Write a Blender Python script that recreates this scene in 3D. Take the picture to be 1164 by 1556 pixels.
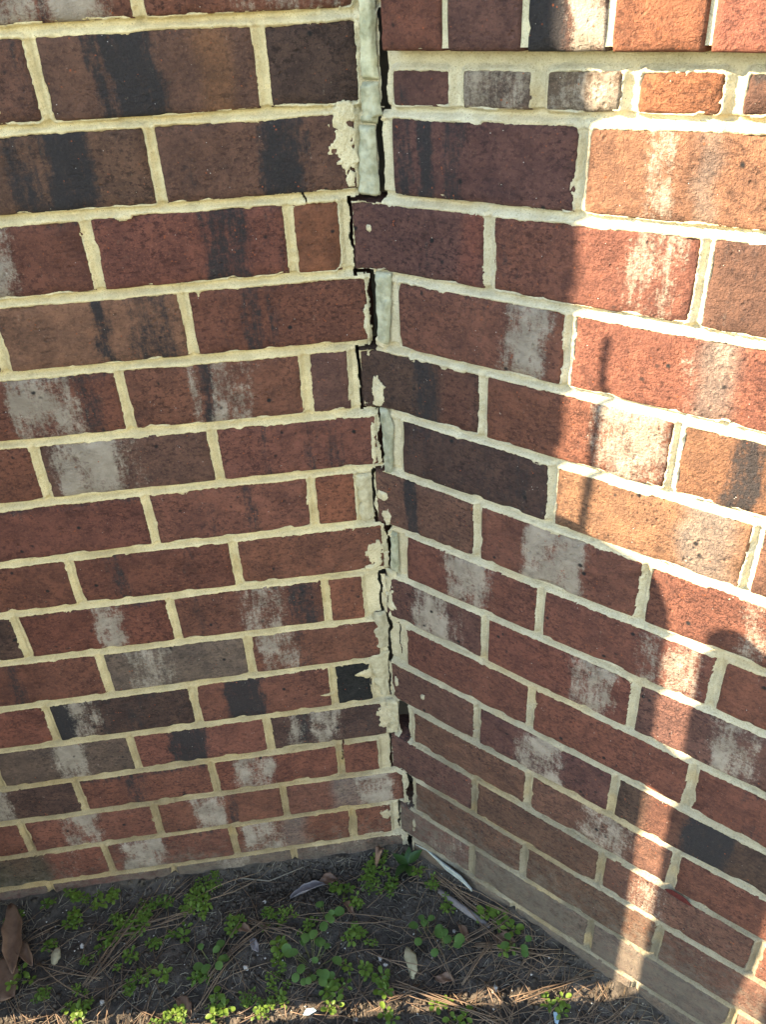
import bpy, math, random
import numpy as np
from mathutils import Vector, Matrix

scene = bpy.context.scene
for o in list(bpy.data.objects):
    bpy.data.objects.remove(o, do_unlink=True)
col = scene.collection
R = math.radians

# ------------------------------------------------------------ camera
YAW, PITCH, ROLL = 5.905, 32.854, -3.2344
fw = Vector((math.sin(R(YAW)) * math.cos(R(PITCH)), math.cos(R(YAW)) * math.cos(R(PITCH)), -math.sin(R(PITCH))))
rt = fw.cross(Vector((0, 0, 1))).normalized()
up = rt.cross(fw)
rt2 = rt * math.cos(R(ROLL)) + up * math.sin(R(ROLL))
up2 = up * math.cos(R(ROLL)) - rt * math.sin(R(ROLL))
cd = bpy.data.cameras.new('camera')
cam = bpy.data.objects.new('camera', cd)
col.objects.link(cam)
m3 = Matrix((rt2, up2, -fw)).transposed()
cam.matrix_world = Matrix.Translation((-0.08767, -0.86660, 0.00944)) @ m3.to_4x4()
cd.sensor_fit = 'VERTICAL'
cd.sensor_height = 36.0
cd.lens = 36.0 * 1211.8 / 1556.0
cd.clip_start = 0.01
cd.clip_end = 500
scene.camera = cam

# ------------------------------------------------------------ sky, sun, exposure
SUN_EL = 25.0
SUN_DIR_TO = Vector((-math.cos(R(6.49)), math.sin(R(6.49)), 0))        # towards the sun, on the ground
w = bpy.data.worlds.new('World')
scene.world = w
w.use_nodes = True
nt = w.node_tree
sky = nt.nodes.new('ShaderNodeTexSky')
sky.sky_type = 'NISHITA'
sky.sun_disc = False
sky.air_density = 1.0
sky.dust_density = 0.0
sky.sun_elevation = R(SUN_EL)
sky.sun_rotation = math.atan2(SUN_DIR_TO.x, SUN_DIR_TO.y)
bg = nt.nodes['Background']
bg.inputs['Strength'].default_value = 0.12
nt.links.new(sky.outputs[0], bg.inputs['Color'])
sl = bpy.data.lights.new('sun', 'SUN')
sl.energy = 3.9
sl.angle = R(0.32)
sl.color = (1.0, 0.90, 0.74)
so = bpy.data.objects.new('sun', sl)
col.objects.link(so)
sdir = (SUN_DIR_TO * math.cos(R(SUN_EL)) + Vector((0, 0, math.sin(R(SUN_EL))))).normalized()
so.rotation_euler = sdir.to_track_quat('Z', 'Y').to_euler()
so.location = (-3, 0.4, 2)
scene.view_settings.view_transform = 'Standard'
scene.view_settings.look = 'None'
scene.view_settings.gamma = 1.0
scene.view_settings.exposure = 3.0
scene.view_settings.use_white_balance = True
scene.view_settings.white_balance_temperature = 8400
scene.view_settings.white_balance_tint = 12
scene.render.engine = 'CYCLES'

# ------------------------------------------------------------ helpers
rng = np.random.default_rng(7)
TAB = rng.random((8, 256, 256)).astype(np.float32)


def vn(x, y, scale, seed=0):
    """smooth value noise in 0..1"""
    t = TAB[seed % 8]
    x = np.asarray(x, float) / scale + seed * 17.3
    y = np.asarray(y, float) / scale + seed * 5.7
    xi = np.floor(x).astype(int); yi = np.floor(y).astype(int)
    fx = x - xi; fy = y - yi
    fx = fx * fx * (3 - 2 * fx); fy = fy * fy * (3 - 2 * fy)
    a = t[xi & 255, yi & 255]; b = t[(xi + 1) & 255, yi & 255]
    c = t[xi & 255, (yi + 1) & 255]; d = t[(xi + 1) & 255, (yi + 1) & 255]
    return (a * (1 - fx) + b * fx) * (1 - fy) + (c * (1 - fx) + d * fx) * fy


def sstep(a, b, x):
    t = np.clip((x - a) / (b - a), 0, 1)
    return t * t * (3 - 2 * t)


def tag(o, label=None, cat=None, group=None, kind=None):
    if label: o['label'] = label
    if cat: o['category'] = cat
    if group: o['group'] = group
    if kind: o['kind'] = kind
    return o


def link(name, me, mat=None, parent=None):
    o = bpy.data.objects.new(name, me)
    col.objects.link(o)
    if mat is not None and me is not None and not me.materials:
        me.materials.append(mat)
    if parent is not None:
        o.parent = parent
    return o


def empty(name, loc=(0, 0, 0)):
    o = bpy.data.objects.new(name, None)
    o.empty_display_size = 0.02
    o.location = loc
    col.objects.link(o)
    return o


def mesh_np(name, co, quads, smooth=True, attrs=None):
    """fast mesh from numpy; quads (n,4) or (n,3)"""
    me = bpy.data.meshes.new(name)
    co = np.asarray(co, np.float32); quads = np.asarray(quads, np.int32)
    k = quads.shape[1]
    me.vertices.add(len(co)); me.vertices.foreach_set('co', co.ravel())
    me.loops.add(quads.size); me.loops.foreach_set('vertex_index', quads.ravel())
    me.polygons.add(len(quads))
    me.polygons.foreach_set('loop_start', np.arange(0, quads.size, k, dtype=np.int32))
    me.polygons.foreach_set('loop_total', np.full(len(quads), k, np.int32))
    me.update(calc_edges=True)
    me.polygons.foreach_set('use_smooth', np.full(len(quads), smooth, bool))
    for nm, (typ, arr) in (attrs or {}).items():
        at = me.attributes.new(nm, typ, 'POINT')
        at.data.foreach_set('color' if 'COLOR' in typ else ('vector' if typ == 'FLOAT_VECTOR' else 'value'), np.asarray(arr, np.float32).ravel())
    me.update()
    return me


class MB:
    def __init__(self): self.v = []; self.f = []
    def poly(self, pts):
        n = len(self.v); self.v += [tuple(p) for p in pts]; self.f.append(tuple(range(n, n + len(pts))))
    def box(self, a, b):
        n = len(self.v)
        self.v += [(x, y, z) for z in (a[2], b[2]) for y in (a[1], b[1]) for x in (a[0], b[0])]
        for q in ((0, 2, 3, 1), (4, 5, 7, 6), (0, 1, 5, 4), (2, 6, 7, 3), (0, 4, 6, 2), (1, 3, 7, 5)):
            self.f.append(tuple(n + i for i in q))
    def prism(self, pts, off):
        """closed polygon pts extruded by vector off"""
        n = len(self.v); k = len(pts)
        self.v += [tuple(p) for p in pts] + [(p[0] + off[0], p[1] + off[1], p[2] + off[2]) for p in pts]
        self.f.append(tuple(range(n, n + k))); self.f.append(tuple(range(n + 2 * k - 1, n + k - 1, -1)))
        for i in range(k):
            j = (i + 1) % k
            self.f.append((n + i, n + k + i, n + k + j, n + j))
    def tube(self, pts, radii, sides=5):
        pts = [Vector(p) for p in pts]; n0 = len(self.v)
        for i, p in enumerate(pts):
            d = (pts[min(i + 1, len(pts) - 1)] - pts[max(i - 1, 0)]).normalized()
            a = d.cross(Vector((0, 0, 1)) if abs(d.z) < .9 else Vector((1, 0, 0))).normalized(); b = d.cross(a)
            for k in range(sides):
                t = 2 * math.pi * k / sides
                self.v.append(tuple(p + (a * math.cos(t) + b * math.sin(t)) * radii[i]))
        for i in range(len(pts) - 1):
            for k in range(sides):
                q = (k + 1) % sides
                self.f.append((n0 + i * sides + k, n0 + i * sides + q, n0 + (i + 1) * sides + q, n0 + (i + 1) * sides + k))
        self.f.append(tuple(n0 + k for k in range(sides))[::-1])
        self.f.append(tuple(n0 + (len(pts) - 1) * sides + k for k in range(sides)))
    def mesh(self, name, smooth=False):
        me = bpy.data.meshes.new(name); me.from_pydata(self.v, [], self.f)
        for p in me.polygons: p.use_smooth = smooth
        me.update(); return me


# ------------------------------------------------------------ node helpers
def new_mat(name, rough=0.9, spec=0.25):
    m = bpy.data.materials.new(name); m.use_nodes = True
    b = m.node_tree.nodes['Principled BSDF']
    b.inputs['Roughness'].default_value = rough
    b.inputs['Specular IOR Level'].default_value = spec
    return m, m.node_tree, b


class NT:
    def __init__(self, nt): self.nt = nt
    def n(self, typ, **kw):
        nd = self.nt.nodes.new(typ)
        for k, v in kw.items():
            setattr(nd, k, v)
        return nd
    def l(self, a, b): self.nt.links.new(a, b)
    def val(self, sock, v):
        if hasattr(v, 'is_linked') or isinstance(v, bpy.types.NodeSocket): self.l(v, sock)
        else: sock.default_value = v
    def noise(self, vec, scale, detail=4, rough=.6, dist=0.0):
        nd = self.n('ShaderNodeTexNoise'); self.l(vec, nd.inputs['Vector'])
        nd.inputs['Scale'].default_value = scale; nd.inputs['Detail'].default_value = detail
        nd.inputs['Roughness'].default_value = rough; nd.inputs['Distortion'].default_value = dist
        return nd.outputs['Fac']
    def voro(self, vec, scale, feature='F1', rand=1.0):
        nd = self.n('ShaderNodeTexVoronoi', feature=feature); self.l(vec, nd.inputs['Vector'])
        nd.inputs['Scale'].default_value = scale; nd.inputs['Randomness'].default_value = rand
        return nd
    def math(self, op, a, b=0.0, c=None, clamp=False):
        nd = self.n('ShaderNodeMath', operation=op, use_clamp=clamp)
        self.val(nd.inputs[0], a); self.val(nd.inputs[1], b)
        if c is not None: self.val(nd.inputs[2], c)
        return nd.outputs[0]
    def ramp(self, x, a, b, lo=0.0, hi=1.0):
        nd = self.n('ShaderNodeMapRange', interpolation_type='SMOOTHSTEP')
        self.val(nd.inputs['Value'], x)
        for k, v in (('From Min', a), ('From Max', b), ('To Min', lo), ('To Max', hi)): nd.inputs[k].default_value = v
        return nd.outputs['Result']
    def mix(self, f, a, b, blend='MIX'):
        nd = self.n('ShaderNodeMix', data_type='RGBA', blend_type=blend)
        self.val(nd.inputs['Factor'], f)
        for i, v in ((6, a), (7, b)):
            if isinstance(v, tuple): nd.inputs[i].default_value = (*v, 1)
            else: self.l(v, nd.inputs[i])
        return nd.outputs[2]
    def scalevec(self, vec, s):
        nd = self.n('ShaderNodeVectorMath', operation='MULTIPLY'); self.l(vec, nd.inputs[0]); nd.inputs[1].default_value = s
        return nd.outputs[0]
    def attr(self, name): return self.n('ShaderNodeAttribute', attribute_name=name)
    def bump(self, h, strength, dist, prev=None):
        nd = self.n('ShaderNodeBump'); nd.inputs['Strength'].default_value = strength; nd.inputs['Distance'].default_value = dist
        self.l(h, nd.inputs['Height'])
        if prev is not None: self.l(prev, nd.inputs['Normal'])
        return nd.outputs[0]


# ------------------------------------------------------------ materials
def brick_material():
    m, nt, b = new_mat('brick_clay', .92, .2); g = NT(nt)
    dv = g.attr('dev').outputs['Vector']
    tint = g.attr('tint').outputs['Color']
    mk = g.n('ShaderNodeSeparateColor'); g.l(g.attr('mask').outputs['Color'], mk.inputs[0])
    dark, white, mud = mk.outputs[0], mk.outputs[1], mk.outputs[2]
    gritty = g.noise(dv, 420, 5, .7)
    patch = g.noise(dv, 38, 5, .65, .6)
    streak = g.noise(g.scalevec(dv, (1.0, .16, 1)), 170, 4, .65)
    # base colour with broad and fine variation
    c = g.mix(g.ramp(patch, .3, .7), g.mix(1.0, tint, (.72, .72, .74), 'MULTIPLY'), g.mix(1.0, tint, (1.22, 1.15, 1.08), 'MULTIPLY'))
    gv = g.ramp(g.noise(dv, 9, 3, .6), .38, .62, .5, 1.0)
    c = g.mix(g.math('MULTIPLY', gv, g.ramp(gritty, .50, .68, 0, .75)), c, g.mix(1.0, tint, (1.75, 1.6, 1.45), 'MULTIPLY'))
    c = g.mix(g.ramp(g.noise(dv, 90, 5, .75), .50, .66, 0, .55), c, g.mix(1.0, tint, (.55, .56, .6), 'MULTIPLY'))
    c = g.mix(g.math('MULTIPLY', gv, g.ramp(g.noise(g.scalevec(dv, (.7, 1.0, 1)), 230, 5, .75), .49, .61, 0, .9)), c, g.mix(1.0, tint, (.36, .38, .42), 'MULTIPLY'))
    c = g.mix(g.ramp(g.noise(dv, 18, 3, .55), .52, .74, 0, .55), c, g.mix(1.0, tint, (.5, .52, .58), 'MULTIPLY'))
    # burnt dark flashing
    dn = g.math('ADD', dark, g.math('MULTIPLY', g.math('SUBTRACT', g.math('ADD', g.math('MULTIPLY', streak, .45), g.math('MULTIPLY', g.noise(dv, 160, 6, .8), .55)), .5), 3.0))
    dm = g.ramp(dn, .22, .95, 0, .95)
    c = g.mix(dm, c, g.mix(gritty, (.013, .013, .016), (.055, .052, .055)))
    # lime-white bloom
    wn = g.math('ADD', white, g.math('MULTIPLY', g.math('SUBTRACT', g.math('ADD', g.math('MULTIPLY', streak, .35), g.math('MULTIPLY', g.noise(dv, 210, 6, .85), .65)), .5), 3.6))
    wm = g.ramp(wn, .30, 1.0, 0, .9)
    c = g.mix(wm, c, g.mix(g.ramp(patch, .3, .7), (.29, .245, .20), (.45, .39, .325)))
    # scattered black iron spots, pale and orange grains
    v1 = g.voro(dv, 75); c = g.mix(g.math('MULTIPLY', g.ramp(v1.outputs['Distance'], .10, .28, 1, 0), g.ramp(g.noise(dv, 30, 2), .58, .66)), c, (.02, .02, .022))
    v2 = g.voro(dv, 330); c = g.mix(g.math('MULTIPLY', g.ramp(v2.outputs['Distance'], .12, .2, 1, 0), g.ramp(g.noise(dv, 120, 2), .66, .70)), c, (.55, .5, .46))
    v3 = g.voro(dv, 240); c = g.mix(g.math('MULTIPLY', g.ramp(v3.outputs['Distance'], .15, .3, .8, 0), g.ramp(g.noise(g.scalevec(dv, (1, 1, 2)), 90, 2), .62, .68)), c, (.36, .10, .045))
    # soil splash
    mn = g.math('ADD', mud, g.math('MULTIPLY', g.math('SUBTRACT', g.noise(dv, 70, 6, .8), .5), 2.4))
    c = g.mix(g.ramp(mn, .25, .95, 0, .75), c, g.mix(patch, (.125, .105, .085), (.19, .165, .135)))
    g.l(c, b.inputs['Base Color'])
    # relief: gritty sand texture, drag cracks, pits
    crk = g.noise(g.scalevec(dv, (.35, 1.0, 1)), 130, 3, .55, 1.2)
    crack = g.ramp(g.math('ABSOLUTE', g.math('SUBTRACT', crk, .5)), 0.0, .035, -1, 0)
    crack = g.math('MULTIPLY', crack, g.ramp(g.noise(dv, 24, 2), .5, .62))
    pit = g.ramp(g.voro(dv, 150).outputs['Distance'], .05, .4, -1, 0)
    pit = g.math('MULTIPLY', pit, g.ramp(g.noise(dv, 60, 2), .5, .68))
    h = g.math('ADD', g.math('MULTIPLY', gritty, 1.25), g.math('ADD', g.math('MULTIPLY', g.noise(dv, 170, 6, .75), 1.1), g.math('ADD', g.math('MULTIPLY', crack, .35), g.math('MULTIPLY', pit, .9))))
    g.l(g.bump(h, 1.0, .0028), b.inputs['Normal'])
    return m


def mortar_material():
    m, nt, b = new_mat('mortar', .95, .15); g = NT(nt)
    dv = g.attr('dev').outputs['Vector']; tint = g.attr('tint').outputs['Color']
    f1 = g.noise(dv, 600, 4, .7); f2 = g.noise(dv, 45, 4, .6)
    c = g.mix(g.ramp(f2, .3, .7), g.mix(1.0, tint, (.82, .80, .76), 'MULTIPLY'), g.mix(1.0, tint, (1.08, 1.07, 1.05), 'MULTIPLY'))
    c = g.mix(g.ramp(f1, .50, .66, 0, .6), c, g.mix(1.0, tint, (.55, .50, .43), 'MULTIPLY'))
    c = g.mix(g.ramp(g.noise(dv, 350, 5, .8), .54, .68, 0, .6), c, g.mix(1.0, tint, (1.2, 1.2, 1.2), 'MULTIPLY'))
    v = g.voro(dv, 420); c = g.mix(g.math('MULTIPLY', g.ramp(v.outputs['Distance'], .12, .22, 1, 0), g.ramp(g.noise(dv, 90, 2), .60, .66)), c, (.12, .10, .08))
    g.l(c, b.inputs['Base Color'])
    h = g.math('ADD', f1, g.math('MULTIPLY', g.noise(dv, 240, 4, .6), 1.0))
    g.l(g.bump(h, .9, .0016), b.inputs['Normal'])
    return m


def simple_mat(name, c1, c2, scale, rough=.9, spec=.2, bump=.4, bd=.001, coords='Object', stretch=(1, 1, 1), trans=None):
    m, nt, b = new_mat(name, rough, spec); g = NT(nt)
    tc = g.n('ShaderNodeTexCoord').outputs[coords]
    v = g.scalevec(tc, stretch)
    f = g.noise(v, scale, 5, .65)
    info = g.n('ShaderNodeObjectInfo').outputs['Random']
    c = g.mix(g.ramp(f, .3, .7), c1, c2)
    c = g.mix(1.0, c, g.mix(info, (.8, .8, .8), (1.2, 1.18, 1.1)), 'MULTIPLY')
    g.l(c, b.inputs['Base Color'])
    if bump: g.l(g.bump(g.noise(v, scale * 3, 4, .6), bump, bd), b.inputs['Normal'])
    return m


def leaf_material(name, ca, cb, rough=.45):
    m, nt, b = new_mat(name, rough, .4); g = NT(nt)
    geo = g.n('ShaderNodeNewGeometry'); rnd = geo.outputs['Random Per Island']
    tc = g.n('ShaderNodeTexCoord').outputs['Object']
    oi = g.n('ShaderNodeObjectInfo').outputs['Random']
    c = g.mix(g.math('MULTIPLY', g.math('ADD', rnd, oi), .5), ca, cb)
    c = g.mix(g.ramp(g.noise(tc, 220, 3), .3, .7, 0, .35), c, g.mix(1.0, c, (.6, .65, .6), 'MULTIPLY'))
    g.l(c, b.inputs['Base Color'])
    tr = g.n('ShaderNodeBsdfTranslucent'); g.l(g.mix(1.0, c, (1.3, 1.4, .6), 'MULTIPLY'), tr.inputs['Color'])
    mx = g.n('ShaderNodeMixShader'); mx.inputs[0].default_value = .3
    g.l(b.outputs[0], mx.inputs[1]); g.l(tr.outputs[0], mx.inputs[2])
    g.l(mx.outputs[0], nt.nodes['Material Output'].inputs['Surface'])
    return m


def soil_material():
    m, nt, b = new_mat('soil', .95, .15); g = NT(nt)
    tc = g.n('ShaderNodeTexCoord').outputs['Object']
    f = g.noise(tc, 28, 6, .7); f2 = g.noise(tc, 180, 5, .7); f3 = g.noise(tc, 5, 3, .5)
    c = g.mix(g.ramp(f, .3, .7), (.034, .029, .025), (.112, .095, .080))
    c = g.mix(g.ramp(f2, .5, .75, 0, .6), c, (.12, .10, .085))
    c = g.mix(g.ramp(f3, .5, .7, 0, .35), c, (.055, .05, .045))
    v = g.voro(tc, 160); c = g.mix(g.math('MULTIPLY', g.ramp(v.outputs['Distance'], .12, .25, 1, 0), g.ramp(g.noise(tc, 60, 2), .6, .66)), c, (.28, .24, .19))
    # grass and pine litter cover farther out
    sp = g.n('ShaderNodeSeparateXYZ'); g.l(tc, sp.inputs[0])
    far = g.ramp(g.math('ADD', sp.outputs[1], g.math('MULTIPLY', f3, .8)), -.9, -1.8)
    c = g.mix(far, c, g.mix(g.ramp(f2, .35, .65), (.055, .075, .022), (.11, .10, .05)))
    g.l(c, b.inputs['Base Color'])
    h = g.math('ADD', g.math('MULTIPLY', f2, .6), g.noise(tc, 75, 5, .65))
    g.l(g.bump(h, .9, .006), b.inputs['Normal'])
    return m


M = {}
M['brick'] = brick_material()
M['mortar'] = mortar_material()
M['caulk'] = simple_mat('sealant', (.25, .255, .18), (.46, .455, .35), 55, .9, .2, 1.0, .002)
M['repair'] = simple_mat('repair_mortar', (.36, .32, .22), (.50, .45, .33), 120, .95, .15, .9, .0015)
M['core'] = simple_mat('cavity_block', (.10, .09, .08), (.16, .14, .12), 30)
M['soil'] = soil_material()
M['weed'] = leaf_material('weed_leaf', (.065, .14, .022), (.16, .25, .045))
M['weed_dark'] = leaf_material('weed_leaf_dark', (.022, .065, .02), (.05, .11, .03), .35)
M['clover'] = leaf_material('clover_leaf', (.065, .15, .04), (.12, .22, .06))
M['stem'] = simple_mat('weed_stem', (.07, .10, .03), (.12, .11, .05), 80)
M['needle'] = leaf_material('pine_needle', (.13, .085, .06), (.30, .205, .145), .6)
M['straw'] = leaf_material('dry_grass', (.20, .17, .14), (.42, .37, .31), .7)
M['deadleaf'] = simple_mat('dead_leaf', (.10, .055, .038), (.19, .115, .08), 45, .6, .35, .5, .002)
M['greyleaf'] = simple_mat('grey_leaf', (.16, .14, .145), (.25, .225, .23), 50, .6, .3, .5, .002)
M['stick'] = simple_mat('grey_stick', (.10, .09, .095), (.19, .17, .175), 60, .8, .2, .5, .001)
M['flash'] = simple_mat('pale_shard', (.26, .31, .33), (.44, .50, .52), 90, .6, .3, .4, .001)
M['chunk'] = simple_mat('mortar_crumb', (.34, .30, .19), (.47, .42, .29), 90)
M['stone'] = simple_mat('pale_stone', (.42, .40, .38), (.62, .60, .57), 90, .7)
M['bluebit'] = simple_mat('blue_scrap', (.25, .40, .52), (.45, .6, .7), 60, .5)
M['crumb'] = simple_mat('soil_crumb', (.03, .025, .021), (.085, .07, .06), 70)
M['redstain'] = simple_mat('red_clay', (.06, .012, .012), (.10, .02, .018), 120)
M['wood'] = simple_mat('weathered_wood', (.20, .15, .11), (.30, .24, .19), 14, .85, .2, .4, .002, stretch=(6, 6, .6))
M['frame'] = simple_mat('white_paint', (.74, .74, .72), (.8, .8, .78), 8, .5)
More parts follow.
